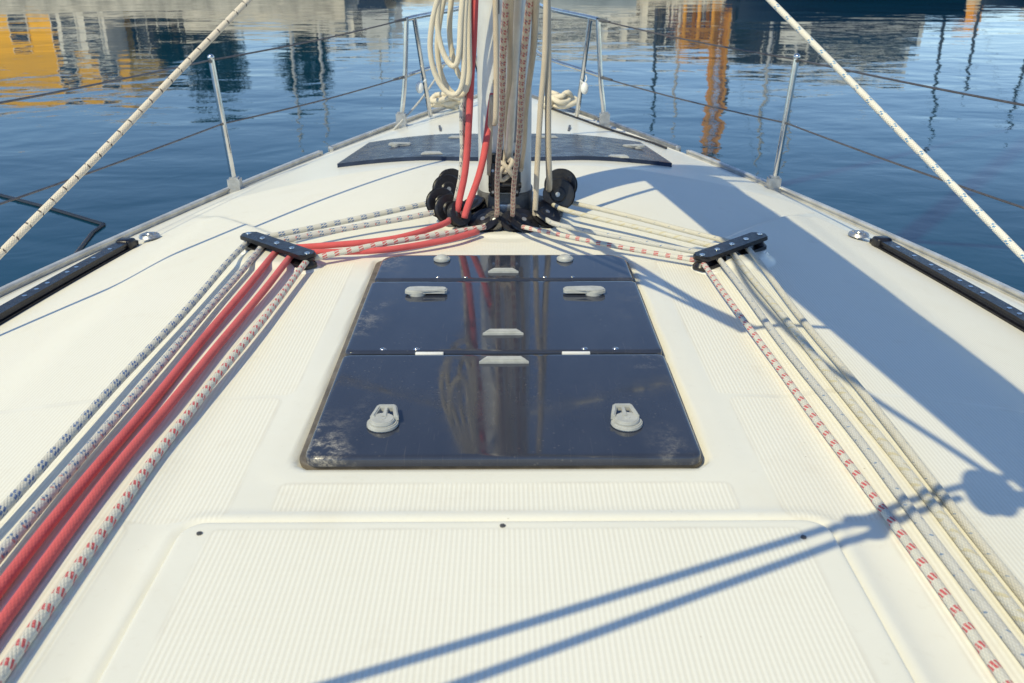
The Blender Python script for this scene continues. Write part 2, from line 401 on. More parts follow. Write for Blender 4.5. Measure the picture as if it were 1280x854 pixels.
# the yacht's empty sits at the waterline below the boat; parts are built in world metres
YINV = Matrix.Translation((0, -2.0, -ZW))
def ypart(bld, name, m, parent=None, sharp=35):
    o = bld.done(name, m, None, sharp); attach(o, parent); return o
def attach(o, parent=None):
    if parent is None: o.parent = yacht; o.matrix_parent_inverse = YINV
    else: o.parent = parent
    return o

# deck sheet
ys = np.concatenate([np.arange(-1.6, .4, .04), np.arange(.4, 3.1, .0095), np.arange(3.1, 6.5, .025), [6.5]])
u = np.linspace(-1, 1, 331); ss = u * (.72 + .28 * u * u)
YY, SS = np.meshgrid(ys, ss, indexing='ij'); XX = SS * W(YY)
AX = np.abs(XX)
ZZ = deck_np(XX, YY)
G = grip(XX, YY)
# moulded ridge round the sliding hatch cover, groove round deck hatches, step at the front of the coachroof, pads
def gau(d, s_): return np.exp(-(d / s_) ** 2)
lid = sbox(XX, YY, -.487, .487, -.2, 1.163, .035)
ZZ = ZZ + .0038 * sm((.030 - lid) / .028) * sm((lid + .012) / .008)
ZZ = ZZ - .004 * sm((.0 - lid) / .006)
hat = sbox(XX, YY, -.352, .340, 1.310, 2.40, .03)
ZZ = ZZ + .0015 * sm((.075 - hat) / .04) - .014 * sm((.003 - hat) / .008)
step = .020 * sm((brk(AX) - YY + .03) / .06) * sm((AX - .52) / .12) * sm((1.12 - AX) / .15)
ZZ = ZZ + step
ZZ = ZZ + .012 * sm((.03 - (np.hypot(AX - .62, YY - 2.43) - .10)) / .035)
ZZ = ZZ + .006 * sm((.02 - (np.hypot(XX, YY - 2.80) - .20)) / .02)
ny, nx = YY.shape
co = np.stack([XX, YY, ZZ], -1).reshape(-1, 3)
idx = np.arange(ny * nx).reshape(ny, nx)
faces = np.stack([idx[:-1, :-1], idx[:-1, 1:], idx[1:, 1:], idx[1:, :-1]], -1).reshape(-1, 4)
me = bpy.data.meshes.new('deck'); me.from_pydata(co.tolist(), [], faces.tolist())
at = me.attributes.new('grip', 'FLOAT', 'POINT'); at.data.foreach_set('value', G.reshape(-1).astype(np.float32))
deck_o = attach(link('deck', me, M['deck'], None, 0))
def dz(x, y):
    """height of the finished deck sheet incl. mouldings"""
    i = int(np.clip(np.searchsorted(ys, y), 0, ny - 1)); j = int(np.clip(np.searchsorted(XX[i], x), 0, nx - 1)); return float(ZZ[i, j])

# hull sides: from the deck edge down to the waterline
bm = bmesh.new(); secs = []
hy = [-1.6, -.5, .5, 1.5, 2.5, 3.2, 3.9, 4.6, 5.2, 5.8, 6.2, 6.5]
for y in hy:
    wd = float(W(y)); z = float(ze(y)); ring = []
    for sgn in (-1, 1):
        ring.append([bm.verts.new((sgn * wd * k + (0 if k else 0), y - (1 - k) * .25, zz)) for k, zz in ((1, z - .002), (1.0, z - .05), (.985, z - .35), (.93, z - .8), (.82, ZW - .1), (.6, ZW - .5))])
    secs.append(ring)
for a, c_ in zip(secs, secs[1:]):
    for sd_ in (0, 1):
        for k in range(5): bm.faces.new((a[sd_][k], a[sd_][k + 1], c_[sd_][k + 1], c_[sd_][k]))
for k in range(5):
    bm.faces.new((secs[-1][0][k], secs[-1][0][k + 1], secs[-1][1][k + 1], secs[-1][1][k]))
    bm.faces.new((secs[0][0][k], secs[0][0][k + 1], secs[0][1][k + 1], secs[0][1][k]))
bmesh.ops.recalc_face_normals(bm, faces=bm.faces)
me = bpy.data.meshes.new('hull'); bm.to_mesh(me); bm.free(); attach(link('hull', me, M['hull'], None, 30))

# toe rails: aluminium profile in two lengths per side with a gap between
def edge_pt(side, y, inset=0., up_=0.): return Vector((side * (float(W(y)) - inset), y, float(ze(y)) + up_))
def sweep_rail(name, side, y0, y1, prof, m, n=40):
    bm = bmesh.new(); rings = []
    for i in range(n + 1):
        y = y0 + (y1 - y0) * i / n; rings.append([bm.verts.new(edge_pt(side, y, p, q)) for p, q in prof])
    k = len(prof)
    for a, c_ in zip(rings, rings[1:]):
        for j in range(k): bm.faces.new((a[j], a[(j + 1) % k], c_[(j + 1) % k], c_[j]))
    bm.faces.new(rings[0]); bm.faces.new(rings[-1][::-1])
    bmesh.ops.recalc_face_normals(bm, faces=bm.faces)
    me = bpy.data.meshes.new(name); bm.to_mesh(me); bm.free(); return attach(link(name, me, m, None, 40))
prof = [(-.012, -.05), (-.013, .020), (-.008, .025), (.010, .026), (.015, .021), (.013, .016), (.006, .013), (.008, .004), (.03, .002), (.03, -.008)]
prof2 = [(.030, -.01), (.030, .009), (.040, .012), (.050, .008), (.050, -.01)]
for sgn in (-1, 1):
    sweep_rail('toe_rail', sgn, -1.6, 4.555 if sgn < 0 else 4.56, prof, M['rail_alu'])
    sweep_rail('toe_rail', sgn, 4.64, 6.42, prof, M['rail_alu'] if sgn < 0 else M['silver'])
    sweep_rail('rail_strip', sgn, -1.6, 6.2, prof2, M['graypl'] if sgn < 0 else M['gel'])
    # end caps
    for y in (4.555, 4.64):
        q = edge_pt(sgn, y, .002, .010); b = B(); b.box(q, (.026, .014, .034), .005); ypart(b, 'rail_end_cap', M['silver'])

# sliding hatch cover at the foot of the picture
def slab(name, x0, x1, y0, y1, z0, z1, r, m, bev=.008, grid=.03, attr=None, seg=3, surf=None):
    """rounded plate: interior grid conforming to surf(x,y), bevelled rim, closed below"""
    rim = rrect(x0, x1, y0, y1, r, 6)
    cx, cy = (x0 + x1) / 2, (y0 + y1) / 2
    # densify rim
    P = []
    for i, p in enumerate(rim):
        q = rim[(i + 1) % len(rim)]; L = math.dist(p, q); k = max(1, int(L / grid))
        for j in range(k): P.append((p[0] + (q[0] - p[0]) * j / k, p[1] + (q[1] - p[1]) * j / k))
    bm = bmesh.new(); S = surf or (lambda x, y: 0.)
    def off(p, d):
        # move towards the inside by d
        hx, hyy = (x1 - x0) / 2, (y1 - y0) / 2
        return (cx + (p[0] - cx) * (hx - d) / hx, cy + (p[1] - cy) * (hyy - d) / hyy)
    layers = [(0, z0)]
    for k in range(seg + 1):
        t = math.pi / 2 * k / seg; layers.append((bev * (1 - math.cos(t)), z1 - bev + bev * math.sin(t)))
    rings = []
    for d, z in layers:
        rings.append([bm.verts.new((*off(p, d), z + S(*off(p, d)))) for p in P])
    nP = len(P)
    for a, c_ in zip(rings, rings[1:]):
        for j in range(nP): bm.faces.new((a[j], a[(j + 1) % nP], c_[(j + 1) % nP], c_[j]))
    inner = rings[-1]; d = bev
    for dd in (.012, .022, .035, .05, .07, .10, .14, .19, .25):
        if dd < min(x1 - x0, y1 - y0) / 2 - .02:
            ring = [bm.verts.new((*off(p, dd), z1 + S(*off(p, dd)))) for p in P]
            for j in range(nP): bm.faces.new((inner[j], inner[(j + 1) % nP], ring[(j + 1) % nP], ring[j]))
            inner = ring
    f = bm.faces.new(inner)
    bmesh.ops.recalc_face_normals(bm, faces=bm.faces)
    me = bpy.data.meshes.new(name); bm.to_mesh(me); bm.free()
    if attr:
        an, fn = attr; A = me.attributes.new(an, 'FLOAT', 'POINT')
        A.data.foreach_set('value', np.array([fn(v.co.x, v.co.y) for v in me.vertices], dtype=np.float32))
    return link(name, me, m, None, 40)
cover = slab('sliding_hatch_cover', -.478, .478, -.2, 1.150, -.02, .0075, .035, M['deck'], .006, .02,
             ('grip', lambda x, y: float(sbox(np.float64(x), np.float64(y), -.432, .432, -.15, 1.128, .012))), surf=None)
attach(cover)
for x, y in ((-.446, 1.118), (-.005, 1.134), (.430, 1.102)):
    b = B(); b.cyl((x, y, .004), (x, y, .0095), .0042, n=12); b.cyl((x, y, .0098), (x, y, .0104), .0022, n=6)
    ypart(b, 'screw', M['darkgrey'], cover)

# deck hatches in the middle, three panes
def lever_round(x, y, z, flip=1):
    """round base with a lever that points forward"""
    b = B(); b.cyl((x, y, z), (x, y, z + .008), .0285, .0270, 32, .002); b.cyl((x, y, z + .008), (x, y, z + .0145), .0225, .0205, 32, .0015); b.cyl((x, y, z + .0145), (x, y, z + .0155), .006, n=14)
    MM = Matrix.Translation((x + .003 * flip, y + .004, 0))
    for q in (-1, 1): b.prism([(q * .021 - .004, .0), (q * .021 + .004, .0), (q * .0135 + .004, .041), (q * .0135 - .004, .041)], z + .008, z + .0175, .002, MM)
    b.prism([(-.017, .033), (.017, .033), (.015, .043), (-.015, .043)], z + .008, z + .018, .002, MM); b.prism([(-.004, .0), (.004, .0), (.003, .036), (-.003, .036)], z + .008, z + .0165, .001, MM)
    return b
def lever_flat(x, y, z, s):
    b = B(); L = .050
    poly = [(-L * 1.0, -.010), (-L * .8, -.017), (-L * .4, -.019), (-.002, -.013), (L * .9, -.012), (L, -.007), (L, .009), (L * .8, .011), (-L * .4, .018), (-L * .85, .014), (-L, .004)]
    poly = [(px * s, py) for px, py in poly]
    if s < 0: poly = poly[::-1]
    b.cyl((x - s * .022, y, z), (x - s * .022, y, z + .009), .021, n=24)
    b.prism(poly, z + .005, z + .0145, .003, Matrix.Translation((x, y, 0))); return b
def tab(x, y, z, w_=.10, d=.022):
    b = B(); b.prism([(-w_ / 2, -d / 2), (w_ / 2, -d / 2), (w_ / 2 - .014, d / 2), (-w_ / 2 + .014, d / 2)], z, z + .008, .003, Matrix.Translation((x, y, 0))); return b
GL = []
def rimdist(x0, x1): return lambda x, y: float(min(x - x0, x1 - x))
hx0, hx1 = -.334, .327
hatch_frame = slab('hatch_seal_frame', -.349, .334, 1.3195, 2.392, -.012, .0005, .034, M['seal'], .003, .05); attach(hatch_frame)
panes = [(1.314, 1.727, (.012, .012, .022, .022)), (1.738, 2.170, (.014, .014, .014, .014)), (2.182, 2.380, (.05, .05, .01, .01))]
for k, (y0, y1, r) in enumerate(panes):
    ins = (0, .0, .004)[k]
    p = slab('deck_hatch', hx0 + ins, hx1 - ins, y0, y1, .001, .018, list(r), M['glass'], .006, .03, ('rim', rimdist(hx0, hx1))); attach(p)
    GL.append(p)
    if k == 0:
        for x, s in ((-.216, 1), (.213, -1)): ypart(lever_round(x, 1.424, .018, s), 'hatch_handle', M['graypl'], p)
        ypart(tab(-.003, 1.690, .018, .100), 'vent_tab', M['graypl'], p)
        tag(p, 'large near pane with salt stains and two round grey handles')
    if k == 1:
        for x, s in ((-.190, 1), (.190, -1)): ypart(lever_flat(x, 2.078, .018, s), 'hatch_handle', M['graypl'], p)
        ypart(tab(-.005, 1.834, .018, .088, .02), 'vent_tab', M['graypl'], p)
        for x in (-.157, .146): b = B(); b.box((x, 1.7325, .013), (.058, .0085, .012), .001); ypart(b, 'hinge_plate', M['white'], p)
        for x in (-.255, -.185, .165, .23): b = B(); b.sph((x, 1.752, .018), .005, (1.4, 1, .5), 10, 6); ypart(b, 'screw', M['steel'], p)
    if k == 2:
        for x in (-.168, .159):
            b = B(); b.cyl((x, 2.330, .018), (x, 2.330, .026), .022, n=24, b=.002); b.sph((x, 2.330, .026), .017, (1, 1, .45)); ypart(b, 'hatch_handle', M['graypl'], p)
        ypart(tab(-.005, 2.238, .018, .078, .02), 'vent_tab', M['graypl'], p)
        for x in (-.17, -.10, .10, .17): b = B(); b.sph((x, 2.197, .018), .004, (1.4, 1, .5), 10, 6); ypart(b, 'screw', M['steel'], p)

# forward window panel, following the crown of the foredeck
def fsurf(x, y): return deck(x, y) + .004
def win_x(y): return .715 - .05 * (y - 3.68) / .75
def front_window():
    bm = bmesh.new(); nx_, ny_ = 60, 14; g = {}
    y0, y1 = 3.695, 4.40
    for j in range(ny_ + 1):
        for i in range(nx_ + 1):
            y = y0 + (y1 - y0) * j / ny_; s = -1 + 2 * i / nx_; yy = y + .15 * s * s * (1 - .35 * j / ny_)
            x = s * win_x(yy); g[i, j] = bm.verts.new((x, yy, fsurf(x, yy) + .013))
    for j in range(ny_):
        for i in range(nx_): bm.faces.new((g[i, j], g[i + 1, j], g[i + 1, j + 1], g[i, j + 1]))
    bnd = [g[i, 0] for i in range(nx_ + 1)] + [g[nx_, j] for j in range(1, ny_ + 1)] + [g[i, ny_] for i in range(nx_ - 1, -1, -1)] + [g[0, j] for j in range(ny_ - 1, 0, -1)]
    low = [bm.verts.new(v.co + Vector((0, 0, -.022))) for v in bnd]
    for k in range(len(bnd)):
        q = (k + 1) % len(bnd); bm.faces.new((bnd[k], low[k], low[q], bnd[q]))
    bmesh.ops.recalc_face_normals(bm, faces=bm.faces)
    me = bpy.data.meshes.new('forward_window'); bm.to_mesh(me); bm.free()
    A = me.attributes.new('rim', 'FLOAT', 'POINT'); A.data.foreach_set('value', np.array([.3 for v in me.vertices], dtype=np.float32))
    return link('forward_window', me, M['fglass'], None, 40)
fw = attach(front_window()); tag(fw, 'wide dark window across the foredeck with tapered ends')
for x, y, s in ((-.469, 4.13, 1), (.585, 4.18, -1)): ypart(lever_flat(x, y, fsurf(x, y) + .012, s), 'hatch_handle', M['graypl'], fw)
for x, y in ((-.30, 3.79), (-.215, 4.27), (.466, 3.78), (.20, 4.27)): ypart(tab(x, y, fsurf(x, y) + .012, .09, .035), 'vent_tab', M['graypl'], fw)
for x, y in ((-.33, 4.75), (.33, 4.75)):
    b = B(); b.box((x, y, deck(x, y) + .003), (.012, .16, .012), .003, Matrix.Rotation(R(-6 if x > 0 else 6), 3, 'Z')); ypart(b, 'deck_groove', M['darkgrey'], deck_o) if False else ypart(b, 'deck_clip', M['darkgrey'])

# genoa tracks with their end fittings and pad eyes
def track(side):
    P = [Vector(p) for p in ((side * 1.265, 2.955, 0), (side * 1.36, 2.30, 0), (side * 1.47, 1.3, 0), (side * 1.56, .2, 0))]
    P = catmull(P, .05)
    for q in P: q.z = deck(q.x, q.y)
    bm = bmesh.new(); rings = []
    prf = [(-.024, -.006), (-.024, .012), (-.015, .014), (-.013, .022), (-.019, .024), (-.019, .032), (.019, .032), (.019, .024), (.013, .022), (.015, .014), (.024, .012), (.024, -.006)]
    for i, q in enumerate(P):
        d = (P[min(i + 1, len(P) - 1)] - P[max(0, i - 1)]).normalized(); x = d.cross(Vector((0, 0, 1))).normalized()
        rings.append([bm.verts.new(q + x * a + Vector((0, 0, c_))) for a, c_ in prf])
    for a, c_ in zip(rings, rings[1:]):
        for j in range(len(prf)): bm.faces.new((a[j], a[(j + 1) % len(prf)], c_[(j + 1) % len(prf)], c_[j]))
    bm.faces.new(rings[0]); bm.faces.new(rings[-1][::-1]); bmesh.ops.recalc_face_normals(bm, faces=bm.faces)
    me = bpy.data.meshes.new('genoa_track'); bm.to_mesh(me); bm.free(); t = attach(link('genoa_track', me, M['blacka'], None, 30))
    d = (P[1] - P[0]).normalized(); rot = Matrix.Rotation(math.atan2(d.y, d.x) - math.pi / 2, 3, 'Z')
    b = B(); b.box(P[0] + Vector((0, .0, .018)), (.056, .045, .042), .010, rot, 3); b.box(P[0] - d * .035 + Vector((0, 0, .012)), (.036, .03, .02), .005, rot)
    ypart(b, 'track_end_stop', M['black'], t)
    cum = 0; nxt = .09
    for a, c_ in zip(P, P[1:]):
        cum += (c_ - a).length
        if cum > nxt:
            nxt += .075; dd = (c_ - a).normalized(); rt = Matrix.Rotation(math.atan2(dd.y, dd.x) - math.pi / 2, 3, 'Z')
            b = B(); b.cyl(c_ + Vector((0, 0, .0315)), c_ + Vector((0, 0, .0335)), .0068, n=14); ypart(b, 'screw', M['steel'], t)
    pe = Vector((side * 1.215, 3.035, 0)); pe.z = deck(pe.x, pe.y) + .012
    b = B(); b.cyl(pe, pe + Vector((0, 0, .010)), .037, .031, 28, .002)
    for a in range(4): b.cyl(pe + Vector((.021 * math.cos(a * 1.57 + .7), .021 * math.sin(a * 1.57 + .7), .010)), pe + Vector((.021 * math.cos(a * 1.57 + .7), .021 * math.sin(a * 1.57 + .7), .0125)), .0045, n=12)
    b.cyl(pe + Vector((0, 0, .010)), pe + Vector((0, 0, .0145)), .013, .010, 20, .001)
    ypart(b, 'pad_eye', M['silver'])
track(-1); track(1)

# stanchions and pulpit
def stanchion(side, x, y, lean, h):
    z = deck(x, y); base = Vector((x, y, z)); top = base + Vector((side * lean, .0, h))
    b = B(); b.cyl(base, base + (top - base) * .04, .013, n=14); b.tube([base, base + (top - base) * .995], .0125, 16, False)
    b.sph(top, .014); s = ypart(b, 'stanchion', M['steel'])
    b = B(); b.prism([(-.036, -.03), (.036, -.03), (.036, .03), (-.036, .03)], -.004, .010, .003, Matrix.Translation(base))
    b.prism([(-.026, -.022), (.026, -.022), (.026, .022), (-.026, .022)], .010, .062, .008, Matrix.Translation(base))
    ypart(b, 'stanchion_base', M['silver'], s)
    b = B(); b.cyl(base + (top - base) * .975 - Vector((0, .022, 0)), base + (top - base) * .975 + Vector((0, .022, 0)), .007, n=10); ypart(b, 'wire_eye', M['darkgrey'], s)
    b = B(); b.cyl(base + (top - base) * .52 - Vector((0, .02, 0)), base + (top - base) * .52 + Vector((0, .02, 0)), .006, n=10)
    ypart(b, 'wire_eye', M['darkgrey'], s)
    return base, top
for sgn in (-1, 1):
    stanchion(sgn, sgn * 1.165, 3.92, .035, .555)
    stanchion(sgn, sgn * 1.66, 1.85, .02, .60)
    stanchion(sgn, sgn * 1.86, -.1, .02, .62)
LT = {s: [(s * 1.20, 3.92, deck(1.165, 3.92) + .545), (s * 1.68, 1.85, deck(1.66, 1.85) + .59), (s * 1.88, -.1, deck(1.86, -.1) + .61)] for s in (-1, 1)}
LL = {s: [(s * 1.184, 3.92, deck(1.165, 3.92) + .288), (s * 1.67, 1.85, deck(1.66, 1.85) + .30), (s * 1.87, -.1, deck(1.86, -.1) + .31)] for s in (-1, 1)}
for s, pt, pl in ((-1, (-.513, 5.1, .418), (-.535, 5.1, .125)), (1, (.487, 5.05, .418), (.512, 5.05, .128))):
    for nm, top, rest in (('upper', pt, LT[s]), ('lower', pl, LL[s])):
        P = [Vector(top)] + [Vector(q) for q in rest]
        b = B()
        for a, c_ in zip(P, P[1:]):
            mids = [a.lerp(c_, t / 12) - Vector((0, 0, .010 * math.sin(math.pi * t / 12))) for t in range(13)]; b.tube(mids, .0036, 8, False)
        ln = ypart(b, 'lifeline', M['wire'])
        d = (P[1] - P[0]).normalized(); b = B(); b.cyl(P[0] + d * .012, P[0] + d * .10, .0085, .0065, 12, .001); ypart(b, 'turnbuckle', M['darkgrey'], ln)

def pulpit():
    r = .0125
    top = [(-.513, 5.10, .418), (-.46, 5.20, .424), (-.287, 5.62, .432), (-.20, 6.0, .436), (-.10, 6.24, .438), (0, 6.30, .44), (.10, 6.24, .438), (.20, 5.98, .436), (.272, 5.60, .432), (.43, 5.18, .424), (.487, 5.05, .418)]
    b = B(); b.tube(top, r, 14, True, .03); p = ypart(b, 'pulpit', M['steel'])
    low = [(-.535, 5.10, .125), (-.493, 5.22, .130), (-.256, 5.62, .165), (-.19, 5.95, .185)]; low2 = [(-x - .01, y - .03, z) for x, y, z in low]
    for L in (low, low2): b = B(); b.tube(L, .0105, 12); ypart(b, 'lower_rail', M['steel'], p)
    for P in ([(-.513, 5.10, .420), (-.535, 5.10, .12), (-.553, 5.10, -.02), (-.566, 5.10, -.10)], [(-.478, 5.16, .420), (-.445, 5.22, .12), (-.42, 5.28, -.115)],
              [(.487, 5.05, .420), (.512, 5.05, .12), (.532, 5.05, -.02), (.541, 5.05, -.10)], [(.452, 5.12, .420), (.425, 5.17, .12), (.404, 5.22, -.105)],
              [(-.20, 6.00, .435), (-.195, 6.02, .18), (-.165, 6.18, .0), (-.12, 6.22, -.11)], [(.20, 5.98, .435), (.19, 6.02, .18), (.155, 6.18, .0), (.11, 6.22, -.11)]):
        b = B(); b.tube(P, r, 14); ypart(b, 'pulpit_leg', M['steel'], p)
    for x, y in ((-.566, 5.10), (.541, 5.05)):
        b = B(); z = deck(x, y); b.prism([(-.034, -.034), (.034, -.034), (.034, .034), (-.034, .034)], z, z + .012, .003, Matrix.Translation((x, y, 0)))
        b.prism([(-.026, -.024), (.026, -.024), (.026, .024), (-.026, .024)], z + .012, z + .085, .008, Matrix.Translation((x, y, 0))); ypart(b, 'leg_socket', M['silver'], p)
    for x, y, s in ((-.460, 5.19, 1), (.442, 5.15, -1)):   # white drop-shaped clips hanging below the lower rail
        b = B(); b.tube([(x, y, .125), (x + .004, y, .105), (x - .003, y, .09)], .004, 8, True, .006); b.sph((x - .006, y - .01, .058), .024, (.9, .8, 1.35)); b.cyl((x + .012 * s, y, .085), (x + .03 * s, y, .098), .004)
        ypart(b, 'white_clip', M['white'], p)
pulpit()
# forestay with the rolled genoa, hidden behind the mast from here
b = B(); tk = Vector((0, 6.25, -.05)); hd = Vector((0, 3.05, 12.0)); b.tube([tk, tk.lerp(hd, .03)], .02, 12, False)
b.cyl(tk.lerp(hd, .012), tk.lerp(hd, .02), .07, n=24); st = ypart(b, 'forestay_furler', M['alu'])
b = B(); b.tube([tk.lerp(hd, .03 + .94 * i / 20) for i in range(21)], lambda t: .03 + .045 * math.sin(math.pi * min(1, t * 1.2 + .12)) * (1 - .5 * t), 14, False); ypart(b, 'rolled_genoa', M['sail'], st)

# ------------------------------------------------------------------ mast
def oval(a, c_, n=40, p=2.5):
    out = []
    for i in range(n):
        t = 2 * math.pi * i / n; cx, sx = math.cos(t), math.sin(t)
        out.append((a * math.copysign(abs(cx) ** (2 / p), cx), c_ * math.copysign(abs(sx) ** (2 / p), sx)))
    return out
MY = 2.865
b = B(); b.prism(oval(.0825, .085), .012, 12.2, 0, Matrix.Translation((0, MY, 0))); mast = ypart(b, 'mast', M['alu'])
b = B(); b.prism(oval(.088, .090), .014, .082, .004, Matrix.Translation((0, MY, 0)), 2); ypart(b, 'mast_collar', M['collar'], mast)
b = B(); b.prism([(.012, -.003), (.048, -.003), (.048, .006), (.012, .006)], .24, 12.0, 0, Matrix.Translation((0, MY - .0845, 0))); ypart(b, 'sail_groove_shade', M['collar2'], mast)  # sail groove as a darker strip, its shading put into the colour
b = B(); b.box((-.028, MY - .083, .40), (.012, .008, .045), .002); b.box((-.022, MY - .083, .63), (.016, .008, .05), .002); ypart(b, 'halyard_exit', M['darkgrey'], mast)
# spreaders and shrouds
for s in (-1, 1):
    b = B(); b.tube([(0, MY, 4.6), (s * 1.05, MY - .3, 4.68)], lambda t: .035 - .012 * t, 12, False); ypart(b, 'spreader', M['alu'], mast)
# gooseneck block of fittings on the mast's aft face: black vang bracket
fy = MY - .085
b = B()
b.box((-.001, fy - .012, .150), (.098, .028, .120), .007)
b.box((-.034, fy - .030, .135), (.022, .03, .105), .006); b.box((.033, fy - .030, .135), (.022, .03, .105), .006)
b.box((0, fy - .034, .175), (.052, .032, .022), .006); b.cyl((-.05, fy - .036, .118), (.05, fy - .036, .118), .009, n=14, b=.001)
b.cyl((-.026, fy - .03, .208), (.026, fy - .03, .208), .016, n=18, b=.002)
brk_o = ypart(b, 'vang_bracket', M['black'], mast)
b = B(); b.box((.012, fy - .0525, .166), (.020, .004, .006), .001)
for x in (-.036, .036):
    for z in (.10, .165): b.cyl((x, fy - .044, z), (x, fy - .048, z), .0045, n=10)
ypart(b, 'bolt', M['steel'], mast)
b = B(); b.box((0, MY - .094, .046), (.026, .012, .012), .002); b.box((0, MY - .098, .030), (.040, .02, .050), .004); ypart(b, 'heel_plate', M['silver'], mast)
# deck ring under the mast
b = B(); b.cyl((0, MY - .01, .003), (0, MY - .01, .016), .150, .143, 48, .003); ring = ypart(b, 'mast_step_ring', M['collar'])
b = B(); b.prism([(.066 * math.cos(t), .036 * math.sin(t)) for t in [math.pi + math.pi * k / 12 for k in range(13)]], .006, .026, .004, Matrix.Translation((-.01, 2.70, 0)))
b.prism([(-.035, 0), (.045, 0), (.04, .09), (-.03, .09)], .012, .032, .004, Matrix.Translation((0, 2.70, 0))); ypart(b, 'step_plate', M['blacka'], ring)
for x in (-.045, .042):
    b = B(); b.cyl((x, 2.683, .020), (x, 2.683, .029), .009, n=16, b=.001); ypart(b, 'bolt', M['steel'], ring)

def block(c, axis, r=.038, w_=.024, stand=True, name='turning_block'):
    c = Vector(c); a = Vector(axis).normalized(); b = B()
    zc_ = frame_z(a)
    # sheave: grooved wheel
    b.cyl(c - a * w_ * .30, c + a * w_ * .0, r * .93, r * .70, 28); b.cyl(c, c + a * w_ * .30, r * .70, r * .93, 28)
    o = ypart(b, name, M['black'])
    for s in (-1, 1):
        b = B(); p = c + a * s * w_ * .36
        b.cyl(p, p + a * s * w_ * .16, r, r * .94, 30, .0012)
        b.cyl(p + a * s * w_ * .16, p + a * s * w_ * .30, r * .52, r * .42, 24, .001)
        ypart(b, 'cheek_plate', M['black'], o)
        b = B(); b.cyl(p + a * s * w_ * .30, p + a * s * w_ * .36, r * .15, n=12); ypart(b, 'axle', M['silver'], o)
    if stand:
        b = B(); foot = Vector((c.x * .92, c.y, deck(c.x, c.y) + .004)); b.tube([c - Vector((0, 0, r * .7)), foot], .013, 12, False); b.cyl(foot, foot + Vector((0, 0, .012)), .026, n=20, b=.002)
        ypart(b, 'swivel_base', M['darkgrey'], o)
    return o
axl = Vector((.42, -.86, .28)); axr = Vector((-.25, -.93, .22))
# port side: two stacked pairs standing up beside the mast
block((-.172, 2.905, .088), axl, .044); block((-.182, 2.845, .080), axl, .047)
block((-.196, 2.745, .064), axl, .046); block((-.170, 2.705, .056), axl, .045); block((-.138, 2.665, .052), (.62, -.72, .34), .040)
# starboard
block((.176, 2.850, .092), axr, .052, .03); block((.168, 2.800, .075), axr, .050, .03)
# low blocks lying at the mast foot
block((-.062, 2.665, .026), (-.30, -.42, .86), .050, .022, False); block((.052, 2.660, .026), (.34, -.46, .84), .050, .022, False)
block((.122, 2.700, .036), (.42, -.30, .86), .048, .024, False); block((-.10, 2.80, .04), (-.4, -.2, .88), .045, .022, False)
block((.128, 2.80, .04), (.4, -.1, .9), .045, .022, False)
block((-.030, 2.655, .030), (-.15, -.70, .70), .034, .02, False); block((.018, 2.652, .030), (.12, -.72, .70), .034, .02, False)

# line organisers
def organiser(p0, p1):
    p0, p1 = Vector(p0), Vector(p1); d = (p1 - p0); L = d.length; d.normalize(); ang = math.atan2(d.y, d.x); rot = Matrix.Rotation(ang, 3, 'Z')
    mid = (p0 + p1) / 2; tilt = Matrix.Rotation(-math.asin(max(-1, min(1, d.z))), 3, 'Y'); rt = rot @ tilt
    n = Vector((-d.y, d.x, 0)).normalized()
    b = B(); b.prism(rrect(-L / 2 - .015, L / 2 + .015, -.026, .026, .017, 5), .024, .036, .004, Matrix.Translation(mid) @ rt.to_4x4())
    o = ypart(b, 'line_organiser', M['black'])
    b = B(); b.prism(rrect(-L / 2 - .016, L / 2 + .016, -.025, .025, .017, 5), -.004, .007, .002, Matrix.Translation(mid) @ rt.to_4x4())
    ypart(b, 'bottom_plate', M['black'], o)
    for i in range(5):
        q = p0.lerp(p1, i / 4); b = B(); b.cyl(q + Vector((0, 0, .005)), q + Vector((0, 0, .015)), .020, .013, 20); b.cyl(q + Vector((0, 0, .015)), q + Vector((0, 0, .025)), .013, .020, 20); ypart(b, 'sheave', M['black'], o)
        b = B(); b.cyl(q + Vector((0, 0, .0355)), q + Vector((0, 0, .0382)), .0082, .0075, 18, .0008); b.cyl(q + Vector((0, 0, .038)), q + Vector((0, 0, .0395)), .004, n=6); ypart(b, 'bolt', M['steel'], o)
    for q in (p0 + d * .03, p1 - d * .02):
        b = B(); b.cyl((q.x, q.y, deck(q.x, q.y) - .002), (q.x, q.y, q.z - .003), .052, .036, 28, .004); ypart(b, 'moulded_pad', M['gel'], o)
    return p0, p1
OZ = .011
OL = organiser((-.728, 2.520, dz(-.728, 2.520) + OZ), (-.524, 2.330, dz(-.524, 2.330) + OZ))
OR = organiser((.519, 2.308, dz(.519, 2.308) + OZ), (.714, 2.480, dz(.714, 2.480) + OZ))

